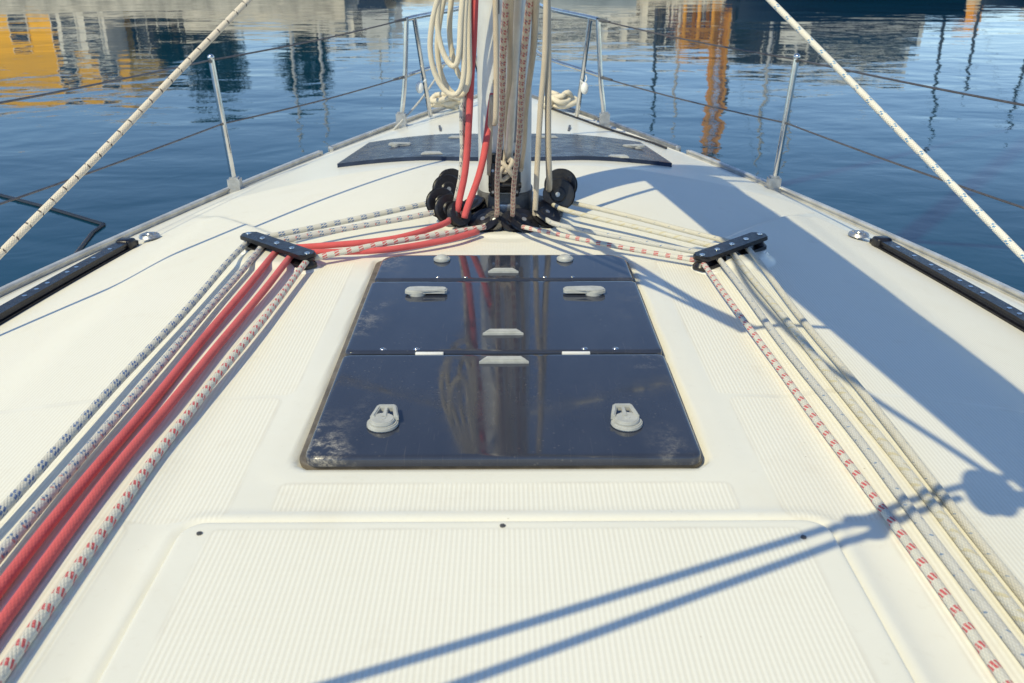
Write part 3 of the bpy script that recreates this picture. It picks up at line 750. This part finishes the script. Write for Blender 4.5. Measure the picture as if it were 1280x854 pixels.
# boom with stowed sail above the camera: it throws the broad shadow on the starboard side
BD = Vector((.137, -1, 0)).normalized(); BX = Vector((1, .137, 0)).normalized()
b0 = Vector((.06, MY - .13, 1.04))
def bpt(s, x=0, z=0): return b0 + BD * s + BX * x + Vector((0, 0, z + .02 * s))
b = B(); pr = oval(.062, .075, 24); n_ = 24
Mb = Matrix.Translation(b0 + Vector((-.010, 0, -.015))) @ (Vector((BD.x, BD.y, .02)).to_track_quat('Z', 'Y').to_matrix().to_4x4())
b.prism(pr, 0, 4.6, .004, Mb); boom = ypart(b, 'boom', M['alu'])
b = B(); b.cyl((0, MY - .06, 1.04), b0 + Vector((0, 0, -.015)), .03, n=16); b.box((0, MY - .09, 1.07), (.06, .05, .16), .01); ypart(b, 'gooseneck', M['darkgrey'], boom)
bm = bmesh.new(); rings = []
for i in range(30):
    s = -.02 + 4.5 * i / 29; t = i / 29; hb = (.415 - .10 * min(2.0, s)) * (1 + .02 * math.sin(i * 1.9)); wd = .098 - .02 * t + .006 * math.sin(i * 2.3)
    rings.append([bm.verts.new(bpt(s, wd * math.cos(a) * (1 - .35 * max(0, math.sin(a))), .035 + hb / 2 + hb / 2 * math.sin(a) * 1.0)) for a in [2 * math.pi * k / 20 for k in range(20)]])
for a, c_ in zip(rings, rings[1:]):
    for j in range(20): bm.faces.new((a[j], a[(j + 1) % 20], c_[(j + 1) % 20], c_[j]))
bm.faces.new(rings[0]); bm.faces.new(rings[-1][::-1]); bmesh.ops.recalc_face_normals(bm, faces=bm.faces)
me = bpy.data.meshes.new('sail_cover'); bm.to_mesh(me); bm.free(); o = link('sail_cover', me, M['canvas'], None, 0); attach(o, boom)
# slim grey vang strut between the tackle lines, running up to a bail under the boom
b = B(); b.tube([(.012, 2.745, .20), (.0235, 1.69, .74), (.030, 1.25, .965)], .0115, 14, False); ypart(b, 'vang_strut', M['alu'])
b = B(); b.tube([(.02, 1.25, .98), (.25, 1.25, .99)], .008, 8, False); b.box((.255, 1.25, 1.02), (.03, .05, .09), .004); ypart(b, 'vang_bail', M['darkgrey'], boom)

# ------------------------------------------------------------------ ropes on deck (each one a thing of its own)
def along(P0, P1, i): return P0.lerp(P1, i / 4)
SH = .015
def run_aft(org, i, far, hgt):
    q = along(*org, i); z = q.z + SH
    L = [(q.x, q.y + .005, z)]; z1 = dz(far[1], 1.25) + hgt
    for y in (2.1, 1.8, 1.5):
        t = (q.y - y) / (q.y - 1.25); L.append((q.x + (far[1] - q.x) * t, y, z + (z1 - z) * min(1, t * 1.15)))
    return L + [(far[1], 1.25, z1), (far[2], .7, dz(far[2], .7) + hgt + .001), (far[2], .2, dz(far[2], .2) + hgt + .004), (far[2], -.4, dz(far[2], -.4) + .04)]
GP = 'lines led aft over the port side of the cabin roof'; GS = 'lines led aft over the starboard side of the cabin roof'
FP = [(-.221, 2.812, .052), (-.213, 2.701, .050), (-.186, 2.620, .045), (-.172, 2.560, .040), (-.165, 2.500, .030)]
port = [
 ('r_blue', .0086, (-.748, -.752, -.757), [(-.20, 2.865, .055), (-.222, 2.83, .042)], 'grey rope with blue flecks, outermost on the port side, from organiser to mast foot'),
 ('r_bluegrey', .0086, (-.697, -.700, -.703), [(-.19, 2.75, .048), (-.214, 2.719, .042)], 'grey rope with dense blue and red flecks, beside the upper red rope'),
 ('r_red', .0090, (-.662, -.663, -.664), [(-.165, 2.65, .038), (-.187, 2.598, .036), (-.33, 2.475, .030)], 'plain red rope next to the blue-grey flecked ropes, outer of the two red ones'),
 ('r_red', .0090, (-.626, -.628, -.629), [(-.08, 2.58, .022), (-.168, 2.490, .026), (-.34, 2.405, .024)], 'plain red rope next to the red-flecked grey rope, inner of the two red ones'),
 ('r_redfleck', .0082, (-.583, -.586, -.588), [(-.06, 2.62, .024), (-.171, 2.530, .032), (-.34, 2.420, .034)], 'grey rope with red flecks, innermost on the port side beside the hatch')]
for i, (m, r, xs, fwd, lab) in enumerate(port):
    aftp = run_aft(OL, i, xs, (.022, .016, .0115, .0115, .0094)[i])
    q = along(*OL, i); pts = fwd + [(q.x + .018, q.y + .022, q.z + SH)] + aftp
    rope('rope', pts, r, M[m], lab, GP)
star = [
 ('r_redfleck', .0068, (.565, .568, .580), [(.052, 2.62, .024), (.111, 2.560, .028), (.30, 2.425, .028)], 'grey rope with red flecks, innermost on the starboard side beside the hatch'),
 ('r_greydot', .0074, (.607, .606, .618), [(.122, 2.67, .032), (.162, 2.60, .034), (.35, 2.465, .034)], 'plain pale grey rope next to the red-flecked one on the starboard side'),
 ('r_yellow', .0078, (.647, .645, .648), [(.155, 2.80, .050), (.167, 2.761, .042), (.36, 2.59, .036)], 'cream rope with faint yellow flecks, second from the outside on the starboard side'),
 ('r_cream', .0074, (.682, .677, .675), [(.176, 2.86, .050), (.215, 2.818, .042), (.40, 2.67, .036)], 'pale cream rope with a few dots, outermost on the starboard side')]
for i, (m, r, xs, fwd, lab) in enumerate(star):
    aftp = run_aft(OR, i, xs, (.0080, .0086, .0092, .0090)[i])
    q = along(*OR, i); pts = fwd + [(q.x - .018, q.y + .022, q.z + SH)] + aftp
    rope('rope', pts, r, M[m], lab, GS)

# halyards up the mast
GH = 'halyards and control lines at the mast'
def hal(pts, r, m, lab, **k): return rope('rope', pts, r, M[m], lab, GH, wob=.002, **k)
hal([(-.150, 2.705, .075), (-.136, 2.69, .13), (-.124, 2.68, .209), (-.104, 2.68, .55), (-.085, 2.70, 1.1), (-.06, 2.74, 4.0)], .0075, 'r_hal', 'white rope with dark flecks running up just left of the long red rope')
hal([(-.142, 2.655, .060), (-.134, 2.66, .10), (-.114, 2.66, .209), (-.092, 2.66, .45), (-.079, 2.66, .65), (-.06, 2.70, 1.4), (-.045, 2.755, 4.0)], .0098, 'r_red', 'red rope rising from the port blocks beside the coiled white rope')
hal([(-.120, 2.645, .045), (-.112, 2.65, .075), (-.066, 2.68, .209), (-.034, 2.762, .385)], .0100, 'r_red', 'short red rope slanting from the port blocks into a slot in the mast')
hal([(-.046, 2.745, .150), (-.045, 2.735, .22), (-.036, 2.70, .38), (-.024, 2.68, .65), (-.02, 2.74, 4.0)], .0078, 'r_beige', 'plain beige rope leftmost on the face of the mast, beside the slot')
def to_boom(x0, y0, z0, x1, over=1.33):
    """a line from the mast foot up and aft towards the boom; x1 is its x at y=2.0"""
    zt = .705; k = (y0 - 1.25) / (y0 - 1.69); return [(x0, y0, z0), (x0 + (x1 - x0) * .5, (y0 + 1.69) / 2, z0 + (zt - z0) * .5), (x1, 1.69, zt), (x0 + (x1 - x0) * k, 1.25, z0 + (.975 - z0))]
hal([(-.030, 2.645, .030), (-.026, 2.66, .045)] + to_boom(-.026, 2.655, .06, .004)[1:], .0068, 'r_brownfleck', 'beige rope with red-brown flecks, left one of the flecked pair')
hal([(-.003, 2.70, .19), (.002, 2.68, .24)] + to_boom(.002, 2.66, .26, .013)[1:], .0062, 'r_beige', 'thin beige rope between the flecked pair, ending at the white ball and knot')
hal([(.022, 2.645, .030), (.022, 2.66, .045)] + to_boom(.022, 2.655, .06, .043)[1:], .0068, 'r_brownfleck', 'beige rope with red-brown flecks, right of the flecked pair on the mast')
hal([(.048, 2.70, .175), (.050, 2.68, .20)] + to_boom(.050, 2.655, .22, .056)[1:], .0064, 'r_beige', 'beige rope just right of the flecked pair on the mast face')
hal([(.092, 2.69, .030), (.090, 2.685, .06), (.104, 2.68, .347), (.113, 2.68, .60), (.10, 2.70, 1.3), (.06, 2.76, 4.0)], .0082, 'r_beige', 'beige rope rising clear of the right side of the mast')
hal([(.136, 2.80, .09), (.134, 2.73, .13), (.124, 2.70, .302), (.120, 2.69, .65), (.10, 2.71, 1.3), (.065, 2.77, 4.0)], .0092, 'r_beige', 'grey-beige rope rightmost beside the mast, entering the starboard blocks')
# knotted tail and white stopper ball in the middle of the vang tackle
kn = [Vector((.004 + .020 * math.sin(t * 2.0 + .4), 2.655 + .012 * math.cos(t * 3.1), .205 + .018 * math.sin(t * 3.0) - .006 * t)) for t in [i * .42 for i in range(16)]]
rope('rope_knot', kn, .0065, M['r_beige'], 'small beige knot hanging on the mast face under the white ball', None, cat='knot', wob=0, step=.008)
b = B(); b.sph((.012, 2.665, .243), .0105); b.cyl((.012, 2.665, .238), (.012, 2.68, .225), .005, n=10)
tag(b.done('stopper_ball', M['white']), 'small white stopper ball on the vang line above the knot', 'ball')

# coiled white halyard tail hanging at the port side of the mast
def coil_pts():
    pts = []; top = Vector((-.100, 2.665, .93))
    specs = [(-.150, .047, .408, 0), (-.143, .034, .486, .5), (-.136, .044, .396, -.4), (-.122, .026, .44, .3)]
    k = 0
    for cx, hw, zb, ph in specs:
        y = 2.60 + .024 * k - (.03 if k == 1 else 0)
        for a in range(18):
            t = math.pi / 2 + 2 * math.pi * a / 18
            zt = .90 + .015 * k; s_, c_ = math.sin(t), math.cos(t)
            f = (1 - s_) / 2                       # 0 at the top, 1 at the bottom
            zz = zt + (zb - zt) * f
            wd = hw * (1.5 * math.sqrt(max(0, f)) * (.45 + .55 * f))
            cxx = top.x + (cx - top.x) * min(1, f * 1.5) + .006 * math.sin(t * 3 + ph)
            pts.append((cxx + wd * c_, y + .006 * a / 18 + .012 * math.sin(t * 2 + ph), zz))
        k += 1
    return pts
rope('rope_coil', coil_pts(), .0076, M['r_white'], 'soft white rope coiled in long loops, hanging at the left side of the mast', None, cat='rope coil', wob=.002, step=.02)
b = B(); cz = .93; b.tube([(-.10, 2.68, cz), (-.085, 2.76, cz + .01)], .012, 10, False); b.tube([(-.10, 2.675, cz - .07), (-.10, 2.675, cz + .07)], .009, 10, False); ypart(b, 'mast_cleat', M['darkgrey'], mast)
rope('rope_tail', [(-.118, 2.66, .90), (-.106, 2.655, .65), (-.111, 2.655, .45), (-.122, 2.66, .33), (-.124, 2.665, .22)], .0060, M['r_hal'], 'thin white rope with dark flecks hanging inside the coil, beside the red rope', None, cat='rope', wob=.003)

# jib sheets crossing the upper corners
GJ = 'jib sheets running up and forward'
clew = Vector((0, 4.24, 1.535))
for s, A0, A1, m, lab in ((-1, Vector((-1.268, 2.201, .072)), Vector((-.781, 2.982, .632)), 'r_black', 'beige rope with black flecks slanting across the upper left corner over the water'),
                      (1, Vector((1.303, 2.185, .068)), Vector((.812, 2.966, .630)), 'r_sheetblue', 'white rope with blue flecks slanting across the upper right corner over the water')):
    d = A1 - A0
    rope('jib_sheet', [A0 - d * .36, A0 - d * .02, A0 + d * .7 - Vector((0, 0, .003)), A0 + d * 1.4 - Vector((0, 0, .002)), clew], .0094, M[m], lab, GJ, cat='rope', step=.03)
    cb = A0 - d * .36; cb.z = deck(cb.x, cb.y) + .07
    b = B(); b.cyl(cb - Vector((.012, 0, 0)), cb + Vector((.012, 0, 0)), .034, n=24, b=.003); b.box(cb - Vector((0, 0, .03)), (.05, .09, .03), .006); ypart(b, 'track_car', M['black'])
b = B(); b.prism([(0, 0), (1.62, .45), (1.60, -.35)], -.004, .004, 0, Matrix.Translation(clew) @ Matrix(((0, 0, 1, 0), (1, 0, 0, 0), (0, 1, 0, 0), (0, 0, 0, 1)))); ypart(b, 'genoa_clew', M['sail'], st)

# boom tackle: snatch blocks and two lines out to port, above the frame; it throws the twin shadow lines
mb = Vector((.27, .595, .955))
tb = empty('boom_tackle_block', mb); tag(tb, 'tackle block hanging under the boom above the camera', 'block')
b = B(); b.cyl((-.018, 0, 0), (-.006, 0, 0), .058, n=24, b=.003); b.cyl((.006, 0, 0), (.018, 0, 0), .058, n=24, b=.003); b.done('cheek_plate', M['black'], tb)
b = B(); b.cyl((-.006, 0, 0), (.006, 0, 0), .045, n=20); b.done('sheave', M['darkgrey'], tb)
b = B(); b.tube([(0, 0, .05), (.02, 0, .10), (0, 0, .15)], .010, 8, True, .02); b.box((.02, -.03, .02), (.10, .03, .05), .01); b.done('shackle', M['steel'], tb)
pe_ = Vector((-1.86, -.125, .40))
lA = [mb + Vector((-.04, 0, .03)), mb.lerp(pe_, .33) + Vector((0, .02, .015)), pe_ + Vector((0, .06, 0))]
lB = [mb + Vector((-.04, 0, -.03)), mb.lerp(pe_, .33) + Vector((0, -.03, -.02)), pe_ + Vector((0, -.10, 0))]
rope('tackle_line', lA, .008, M['r_cream'], 'upper line of the boom tackle, led out to the port rail above the camera', 'boom tackle lines')
rope('tackle_line', lB, .008, M['r_cream'], 'lower line of the boom tackle, led out to the port rail above the camera', 'boom tackle lines')
sb = mb.lerp(pe_, .085); e2 = empty('snatch_block', sb); tag(e2, 'small snatch block joining the two tackle lines above the camera', 'block')
b = B(); b.box((0, 0, 0), (.030, .022, .080), .008); b.done('block_body', M['black'], e2); b = B(); b.box((-.03, 0, .022), (.07, .02, .026), .006); b.done('block_shackle', M['steel'], e2)
# reefing line slung under the boom
rope('reefing_line', [bpt(.9, -.09, -.02), bpt(1.3, -.14, -.075), bpt(1.7, -.15, -.08), bpt(2.2, -.10, -.03)], .0075, M['r_cream'], 'reefing line slung under the boom beside the camera', None)

# mooring lines in heaps at the bow
def heap(cx, cy, name, lab, sd_, sx=.075):
    rnd = random.Random(sd_); pts = []; z0 = deck(cx, cy) + .014
    for i in range(46):
        t = i * .62; rr = .62 + .38 * math.sin(t * 1.7 + sd_)
        pts.append((cx + sx * 1.2 * rr * math.cos(t) + rnd.uniform(-.015, .015), cy + .065 * rr * math.sin(t * 1.13) + rnd.uniform(-.015, .015), z0 + .004 + .085 * (i / 46) ** .9 * (1 - .55 * rr ** 2) + rnd.uniform(0, .02)))
    return rope(name, pts, .0155, M['r_white'], lab, None, cat='rope', wob=0, step=.015, n=10)
heap(-.335, 5.50, 'mooring_rope', 'heap of white mooring rope on the bow, left of the mast', 3, .085)
heap(.325, 5.52, 'mooring_rope', 'knotted heap of white mooring rope on the bow, right of the mast', 11, .10)
# thin dark line lying on the starboard foredeck edge
P = [(.22, 5.62), (.33, 5.36), (.45, 5.15), (.60, 4.87), (.74, 4.66), (.80, 4.55)]
rope('dark_line', [(x, y, deck(x, y) + .008) for x, y in P], .0058, mat('dark_hose', (.02, .02, .025), .6), 'thin black line lying along the starboard edge of the foredeck', None)
rope('mooring_line', [(-.30, 5.75, .20), (-.45, 5.32, .00), (-.555, 5.08, -.10), (-.62, 5.02, -.16)], .006, M['r_greydot'], 'thin pale line slanting down over the port bow rail', None)
# dark line afloat to port
P = [(-6.5, 9.6), (-4.622, 8.286), (-3.95, 7.82), (-3.291, 7.325)]
fl = [(x, y, ZW + .012) for x, y in P] + [(-3.29, 7.1, ZW + .012), (-3.2, 6.6, ZW + .01), (-3.0, 5.5, ZW + .01)]
fl = [(x, y, z - .004) for x, y, z in fl]
bl = B(); bl.tube([Vector(q) for q in fl[:4]], .017, 8, False); bl.tube([Vector(q) for q in fl[3:]], .015, 8, False)
tag(bl.done('floating_line', M['black']), 'dark bent line afloat on the water at the left edge', 'rope')

# ------------------------------------------------------------------ the far shore, seen mirrored in the water
def col(name, c, r=.7, **k): return mat(name, c, r, **k)
M['yellow'] = col('yellow_render', (.95, .50, .02), .8, var=.08, vscale=.6)
M['win'] = mat('dark_window_glass', (.012, .015, .03), .1, 0, .1)
M['offwhite'] = col('offwhite_wall', (.78, .75, .66), .7, var=.15, vscale=1.5)
M['greyw'] = col('grey_wall', (.26, .26, .26), .7, var=.3, vscale=1.2)
M['darkb'] = col('dark_brick', (.025, .024, .035), .7, var=.35, vscale=1.5)
M['roof'] = col('roof_grey', (.16, .14, .13), .8)
M['orange'] = col('orange_paint', (.82, .37, .03), .5, var=.15, vscale=2)
M['navy'] = col('navy_hull', (.012, .016, .04), .25, var=.1)
M['redp'] = col('red_canvas', (.50, .09, .08), .7)
M['mastw'] = col('mast_paint', (.62, .60, .56), .4)
M['mastd'] = col('mast_dark', (.05, .055, .07), .4)

def building(name, x0, x1, y, depth, zb, H, wall, rows, cols, label, cat='building', wn=(.9, 1.1), roofh=.25, skip=()):
    e = empty(name, ((x0 + x1) / 2, y, zb)); tag(e, label, cat); wd = x1 - x0; h = ZW + H - zb
    b = B(); b.box((0, depth / 2, h / 2), (wd, depth, h)); b.done('wall', wall, e)
    b = B(); b.box((0, depth / 2, h + roofh / 2), (wd + .3, depth + .3, roofh), .03); b.done('roof', M['roof'] if roofh > .3 else M['offwhite'], e)
    for r in range(rows):
        for c_ in range(cols):
            if (r, c_) in skip: continue
            cx = -wd / 2 + wd * (c_ + .5) / cols; cz = h * (r + .55) / rows
            f = B(); f.box((cx, -.03, cz), (wn[0] + .12, .10, wn[1] + .12), .01); fo = f.done('window', M['offwhite'], e)
            g = B(); g.box((cx, -.085, cz), (wn[0], .03, wn[1])); g.box((cx, -.105, cz), (.04, .02, wn[1])); g.done('pane', M['win'], fo)
    return e
building('yellow_building', -36, -20.4, 52, 9, QL, 5.6, M['yellow'], 2, 7, 'long yellow building with dark windows mirrored at the left edge', wn=(.9, 1.3), skip=((0, 1), (1, 4), (1, 1)))
building('white_kiosk', -21.9, -19.55, 47.6, 2.5, QL, 3.4, M['offwhite'], 2, 2, 'small white kiosk in front of the yellow building', wn=(.7, .7))
building('dark_storehouse', -19.2, -15.9, 50, 7, QL, 3.6, M['darkb'], 2, 3, 'dark storehouse with white framed windows right of the yellow building', wn=(.5, .6))
building('harbour_office', -12.2, -6.6, 56, 7, QL, 3.4, M['offwhite'], 2, 5, 'off-white harbour office with a row of dark windows behind the dark trees', wn=(.8, .7))
building('boat_shed', 1.2, 9.0, 55, 8, QR, 3.6, M['offwhite'], 2, 7, 'pale boat shed mirrored right of the mast', wn=(.7, .55))
building('terrace_building', 13.4, 19.4, 51, 8, QR, 4.4, M['darkb'], 2, 5, 'dark building with pale window frames mirrored at the upper right', wn=(.5, .6))
building('dark_warehouse', 8.6, 12.6, 53, 7, QR, 3.6, M['darkb'], 2, 4, 'dark warehouse behind the orange crane', wn=(.5, .5))
building('low_pavilion', 19.8, 27, 57, 6, QR, 1.5, M['offwhite'], 1, 6, 'low pale pavilion at the far right shore', wn=(.8, .5))

def leaf_tree(x, y, zb, H, rad, label):
    e = empty('tree', (x, y, zb)); tag(e, label, 'tree'); b = B(); b.tube([(0, 0, 0), (.08, .02, H * .35), (.0, .05, H * .6)], lambda t: .16 - .09 * t, 8, True, .3)
    for k in range(5): a = k * 1.3; b.tube([(0, .03, H * .3 + k * .1), (math.cos(a) * rad * .6, math.sin(a) * rad * .6, H * .55 + k * .12)], lambda t: .06 - .04 * t, 6, False)
    b.done('trunk', M['bark'], e); rnd = random.Random(int(x * 7)); bm = bmesh.new()
    cl = [(rnd.uniform(-1, 1) * rad * .65, rnd.uniform(-1, 1) * rad * .65, H * rnd.uniform(.35, .88), rad * rnd.uniform(.3, .55)) for _ in range(16)]
    for cx, cy, cz, cr in cl:
        for _ in range(150):
            v = Vector((rnd.gauss(0, 1), rnd.gauss(0, 1), rnd.gauss(0, 1))).normalized() * cr * rnd.uniform(.5, 1.1); p = Vector((cx, cy, cz)) + v
            a = Vector((rnd.gauss(0, 1), rnd.gauss(0, 1), rnd.gauss(0, 1))).normalized(); c_ = a.orthogonal().normalized(); s = rnd.uniform(.06, .12)
            bm.faces.new([bm.verts.new(p + (a * i + c_ * j) * s) for i, j in ((-1, -.5), (1, -.5), (1, .5), (-1, .5))])
    me = bpy.data.meshes.new('crown'); bm.to_mesh(me); bm.free(); link('crown', me, M['leaf'], e, 0)
M['bark'] = col('bark', (.09, .07, .05), .9); M['leaf'] = col('dark_leaves', (.022, .035, .03), .7, var=.4, vscale=3)
leaf_tree(-13.9, 46.4, QL, 4.2, 1.5, 'dark tree on the quay, left of the two poles')
leaf_tree(-9.6, 46, QL, 3.8, 1.3, 'dark tree on the quay behind the two poles')
leaf_tree(-16.4, 48, QL, 3.0, 1.0, 'smaller dark tree beside the grey building')

def hull_mesh(b, L, Bm, H, sheer=.25):
    secs = []
    for i in range(9):
        t = i / 8; x = -L / 2 + L * t; wd = Bm / 2 * (1 - max(0, (t - .45) / .55) ** 2.2) * (.82 + .18 * min(1, t * 4)); h = H + sheer * t * t
        secs.append([b.bm.verts.new((x + (.25 * t if k == 0 else 0), s * wd * w_, z * h if z > 0 else z)) for k, (s, w_, z) in enumerate(((-1, 1, 1), (-1, .93, .45), (-1, .6, -.2), (1, .6, -.2), (1, .93, .45), (1, 1, 1)))])
    for a, c_ in zip(secs, secs[1:]):
        for j in range(5): b.bm.faces.new((a[j], a[j + 1], c_[j + 1], c_[j]))
        b.bm.faces.new((a[0], c_[0], c_[5], a[5]))
    b.bm.faces.new(secs[0]); b.bm.faces.new(secs[-1][::-1])
def motor_boat(x, y, L, rz, hullm, label, up=1.0, hk=.11, dark=0.):
    e = empty('motor_boat', (x, y, ZW), rz); tag(e, label, 'boat', 'boats moored along the far quay')
    b = B(); hull_mesh(b, L, L * .3, L * hk); b.done('hull', hullm, e); h = L * hk
    b = B(); b.prism([(-L * .32, -L * .11), (L * .20, -L * .10), (L * .30, 0), (L * .20, L * .10), (-L * .32, L * .11)], h, h + .9 * up, .12); b.prism([(-L * .28, -L * .09), (L * .06, -L * .08), (L * .06, L * .08), (-L * .28, L * .09)], h + 1.0 * up, h + 1.75 * up, .1)
    cb = b.done('cabin', M['offwhite'], e)
    b = B(); b.prism([(-L * .30, -L * .113), (L * .19, -L * .103), (L * .285, 0), (L * .19, L * .103), (-L * .30, L * .113)], h + (.38 - .28 * dark) * up, h + (.66 + .36 * dark) * up); b.prism([(-L * .26, -L * .094), (L * .065, -L * .084), (L * .065, L * .084), (-L * .26, L * .094)], h + (1.2 - .1 * dark) * up, h + 1.55 * up); b.done('window_band', M['win'], cb)
    b = B(); b.cyl((-L * .1, 0, h + 1.7 * up), (-L * .16, 0, h + 3.0 * up), .05, .02, 8); b.box((-L * .12, 0, h + 2.2 * up), (.3, .9, .08), .02); b.done('radar_mast', M['mastw'], e)
def sail_boat(x, y, L, rz, hullm, mm, H, label, lean=0.):
    e = empty('sailboat', (x, y, ZW), rz); tag(e, label, 'sailboat', 'sailboats moored along the far quay')
    b = B(); hull_mesh(b, L, L * .3, L * .09); b.done('hull', hullm, e); h = L * .1
    b = B(); b.prism([(-L * .2, -L * .08), (L * .15, -L * .06), (L * .22, 0), (L * .15, L * .06), (-L * .2, L * .08)], h, h + .35, .06); b.done('cabin', M['offwhite'], e)
    b = B(); b.cyl((L * .08, 0, h), (L * .08 + lean, 0, H), .085, .06, 10); b.tube([(L * .08, -.55, H * .62), (L * .08, .55, H * .62)], .025, 6, False); b.done('mast', mm, e)
    b = B(); b.cyl((L * .08, 0, h + 1.0), (-L * .38, 0, h + 1.05), .07, n=10); b.sph((-L * .15, 0, h + 1.15), .16, (L * 1.1, 1, 1.1)); b.done('boom', M['navy'], e)
    b = B()
    for q in ((L * .48, 0, h + .2), (-L * .46, 0, h), (L * .05, L * .13, h), (L * .05, -L * .13, h)): b.cyl(q, (L * .08 + lean, 0, H - .1), .012, n=5)
    b.done('rigging', M['wire'], e)
motor_boat(-5.3, 41.6, 5.0, R(90), M['navy'], 'motor boat with white cabin and dark hull left of the mast', 1.0)
motor_boat(14.9, 42.3, 9.5, R(183), M['navy'], 'largest motor boat, navy hull, at the upper right', 1.25, .12, .5)
motor_boat(2.6, 42.0, 6.0, R(178), M['offwhite'], 'white motor boat moored before the pale boat shed', .7)
sail_boat(12.2, 42.6, 5.0, R(175), M['navy'], M['mastw'], 7.8, 'sailboat with tall white mast right of the orange crane')
sail_boat(24.0, 42.6, 6, R(172), M['navy'], M['mastd'], 6.0, 'dark sailboat nearest the right edge', .3)
def quay_pole(x, y, zb, H, m, lean, label):
    e = empty('quay_pole', (x, y, zb)); tag(e, label, 'pole', 'poles standing along the quays'); h = ZW + H - zb
    b = B(); b.cyl((0, 0, .05), (lean, 0, h), .085, .055, 12); b.done('pole', m, e)
    b = B(); b.cyl((0, 0, 0), (0, 0, .25), .18, .14, 14, .02); b.done('base', M['roof'], e)
    b = B(); b.tube([(lean * .75 - .45, 0, h * .78), (lean * .75 + .45, 0, h * .78)], .025, 6, False); b.done('cross_arm', m, e)
    b = B(); b.sph((lean, 0, h + .05), .09); b.done('cap', m, e)
quay_pole(-9.7, 43.9, QL, 6.6, M['mastw'], 0, 'left of the two pale poles before the dark tree')
quay_pole(-8.45, 44.1, QL, 6.5, M['mastw'], .05, 'right of the two pale poles before the dark tree')
quay_pole(6.95, 44.6, QR, 6.3, M['mastd'], .15, 'thin dark pole right of the bow rail')
quay_pole(8.1, 44.9, QR, 6.0, M['mastw'], .1, 'thin white pole just left of the orange crane')
quay_pole(13.6, 44.8, QR, 7.6, M['mastw'], .1, 'tall white pole between crane and big navy motor boat')
quay_pole(20.2, 44.6, QR, 6.8, M['mastd'], .4, 'taller dark leaning pole right of the dark terrace building')
quay_pole(22.1, 45.2, QR, 4.6, M['mastd'], 0, 'short dark pole beside the pale pavilion')

# orange harbour crane
cr = empty('harbour_crane', (9.6, 44.8, QR)); tag(cr, 'orange harbour crane with lattice tower mirrored right of centre', 'crane')
b = B(); b.box((-.75, 0, 1.9), (1.5, 1.4, .8), .05); b.box((-.75, 0, 1.3), (1.7, 1.6, .15), .02); b.done('machine_house', M['orange'], cr)
for x in (-1.4, -.75, -.1):
    for y in (-.6, .6): b = B(); b.cyl((x, y, 0), (x, y, 1.5), .09, n=8); b.done('leg', M['orange'], cr)
b = B(); hh = 7.0
for x in (.12, .72):
    for y in (-.3, .3): b.box((x, y, hh / 2), (.13, .13, hh), .01)
for k in range(12):
    z0, z1 = k * hh / 12, (k + 1) * hh / 12
    for y in (-.3, .3): b.cyl((.12, y, z0), (.72, y, z1), .05, n=6); b.cyl((.72, y, z0), (.12, y, z1), .05, n=6)
    for x in (.12, .72): b.cyl((x, -.3, z0), (x, .3, z1), .05, n=6)
b.done('lattice_tower', M['orange'], cr)
b = B(); b.box((.42, 0, hh + .15), (.9, .9, .3), .04); b.done('tower_head', M['roof'], cr)
b = B(); b.box((.80, 0, hh * .55), (.3, .5, 1.2), .03); b.done('counterweight', M['roof'], cr)
b = B(); b.box((-.9, -.72, 2.0), (.5, .05, .35)); b.done('window', M['win'], cr)
# red awning stall and orange container
aw = empty('awning_stall', (8.7, 46.6, QR)); tag(aw, 'small stall with faded red awning beside the crane', 'stall')
b = B(); b.prism([(-.8, -.6), (.8, -.6), (.8, .6), (-.8, .6)], 1.0, 1.12, .03); b.done('awning', M['redp'], aw)
b = B()
for x in (-.75, .75):
    for y in (-.55, .55): b.cyl((x, y, 0), (x, y, 1.0), .04, n=8)
b.box((0, 0, .35), (1.3, .8, .6), .02); b.done('counter', M['offwhite'], aw)
cn = empty('orange_container', (23.9, 50, QR)); tag(cn, 'orange container standing upright at the far right shore', 'container')
b = B(); b.box((0, 0, .75), (.85, 1.2, 1.5), .03)
for k in range(6): b.box((-.35 + k * .14, -.61, .75), (.05, .04, 1.4))
b.done('container_body', M['orange'], cn); b = B(); b.box((0, -.64, .9), (.02, .02, 1.1)); b.box((.1, -.64, .8), (.06, .03, .2)); b.done('door_handle', M['steel'], cn)
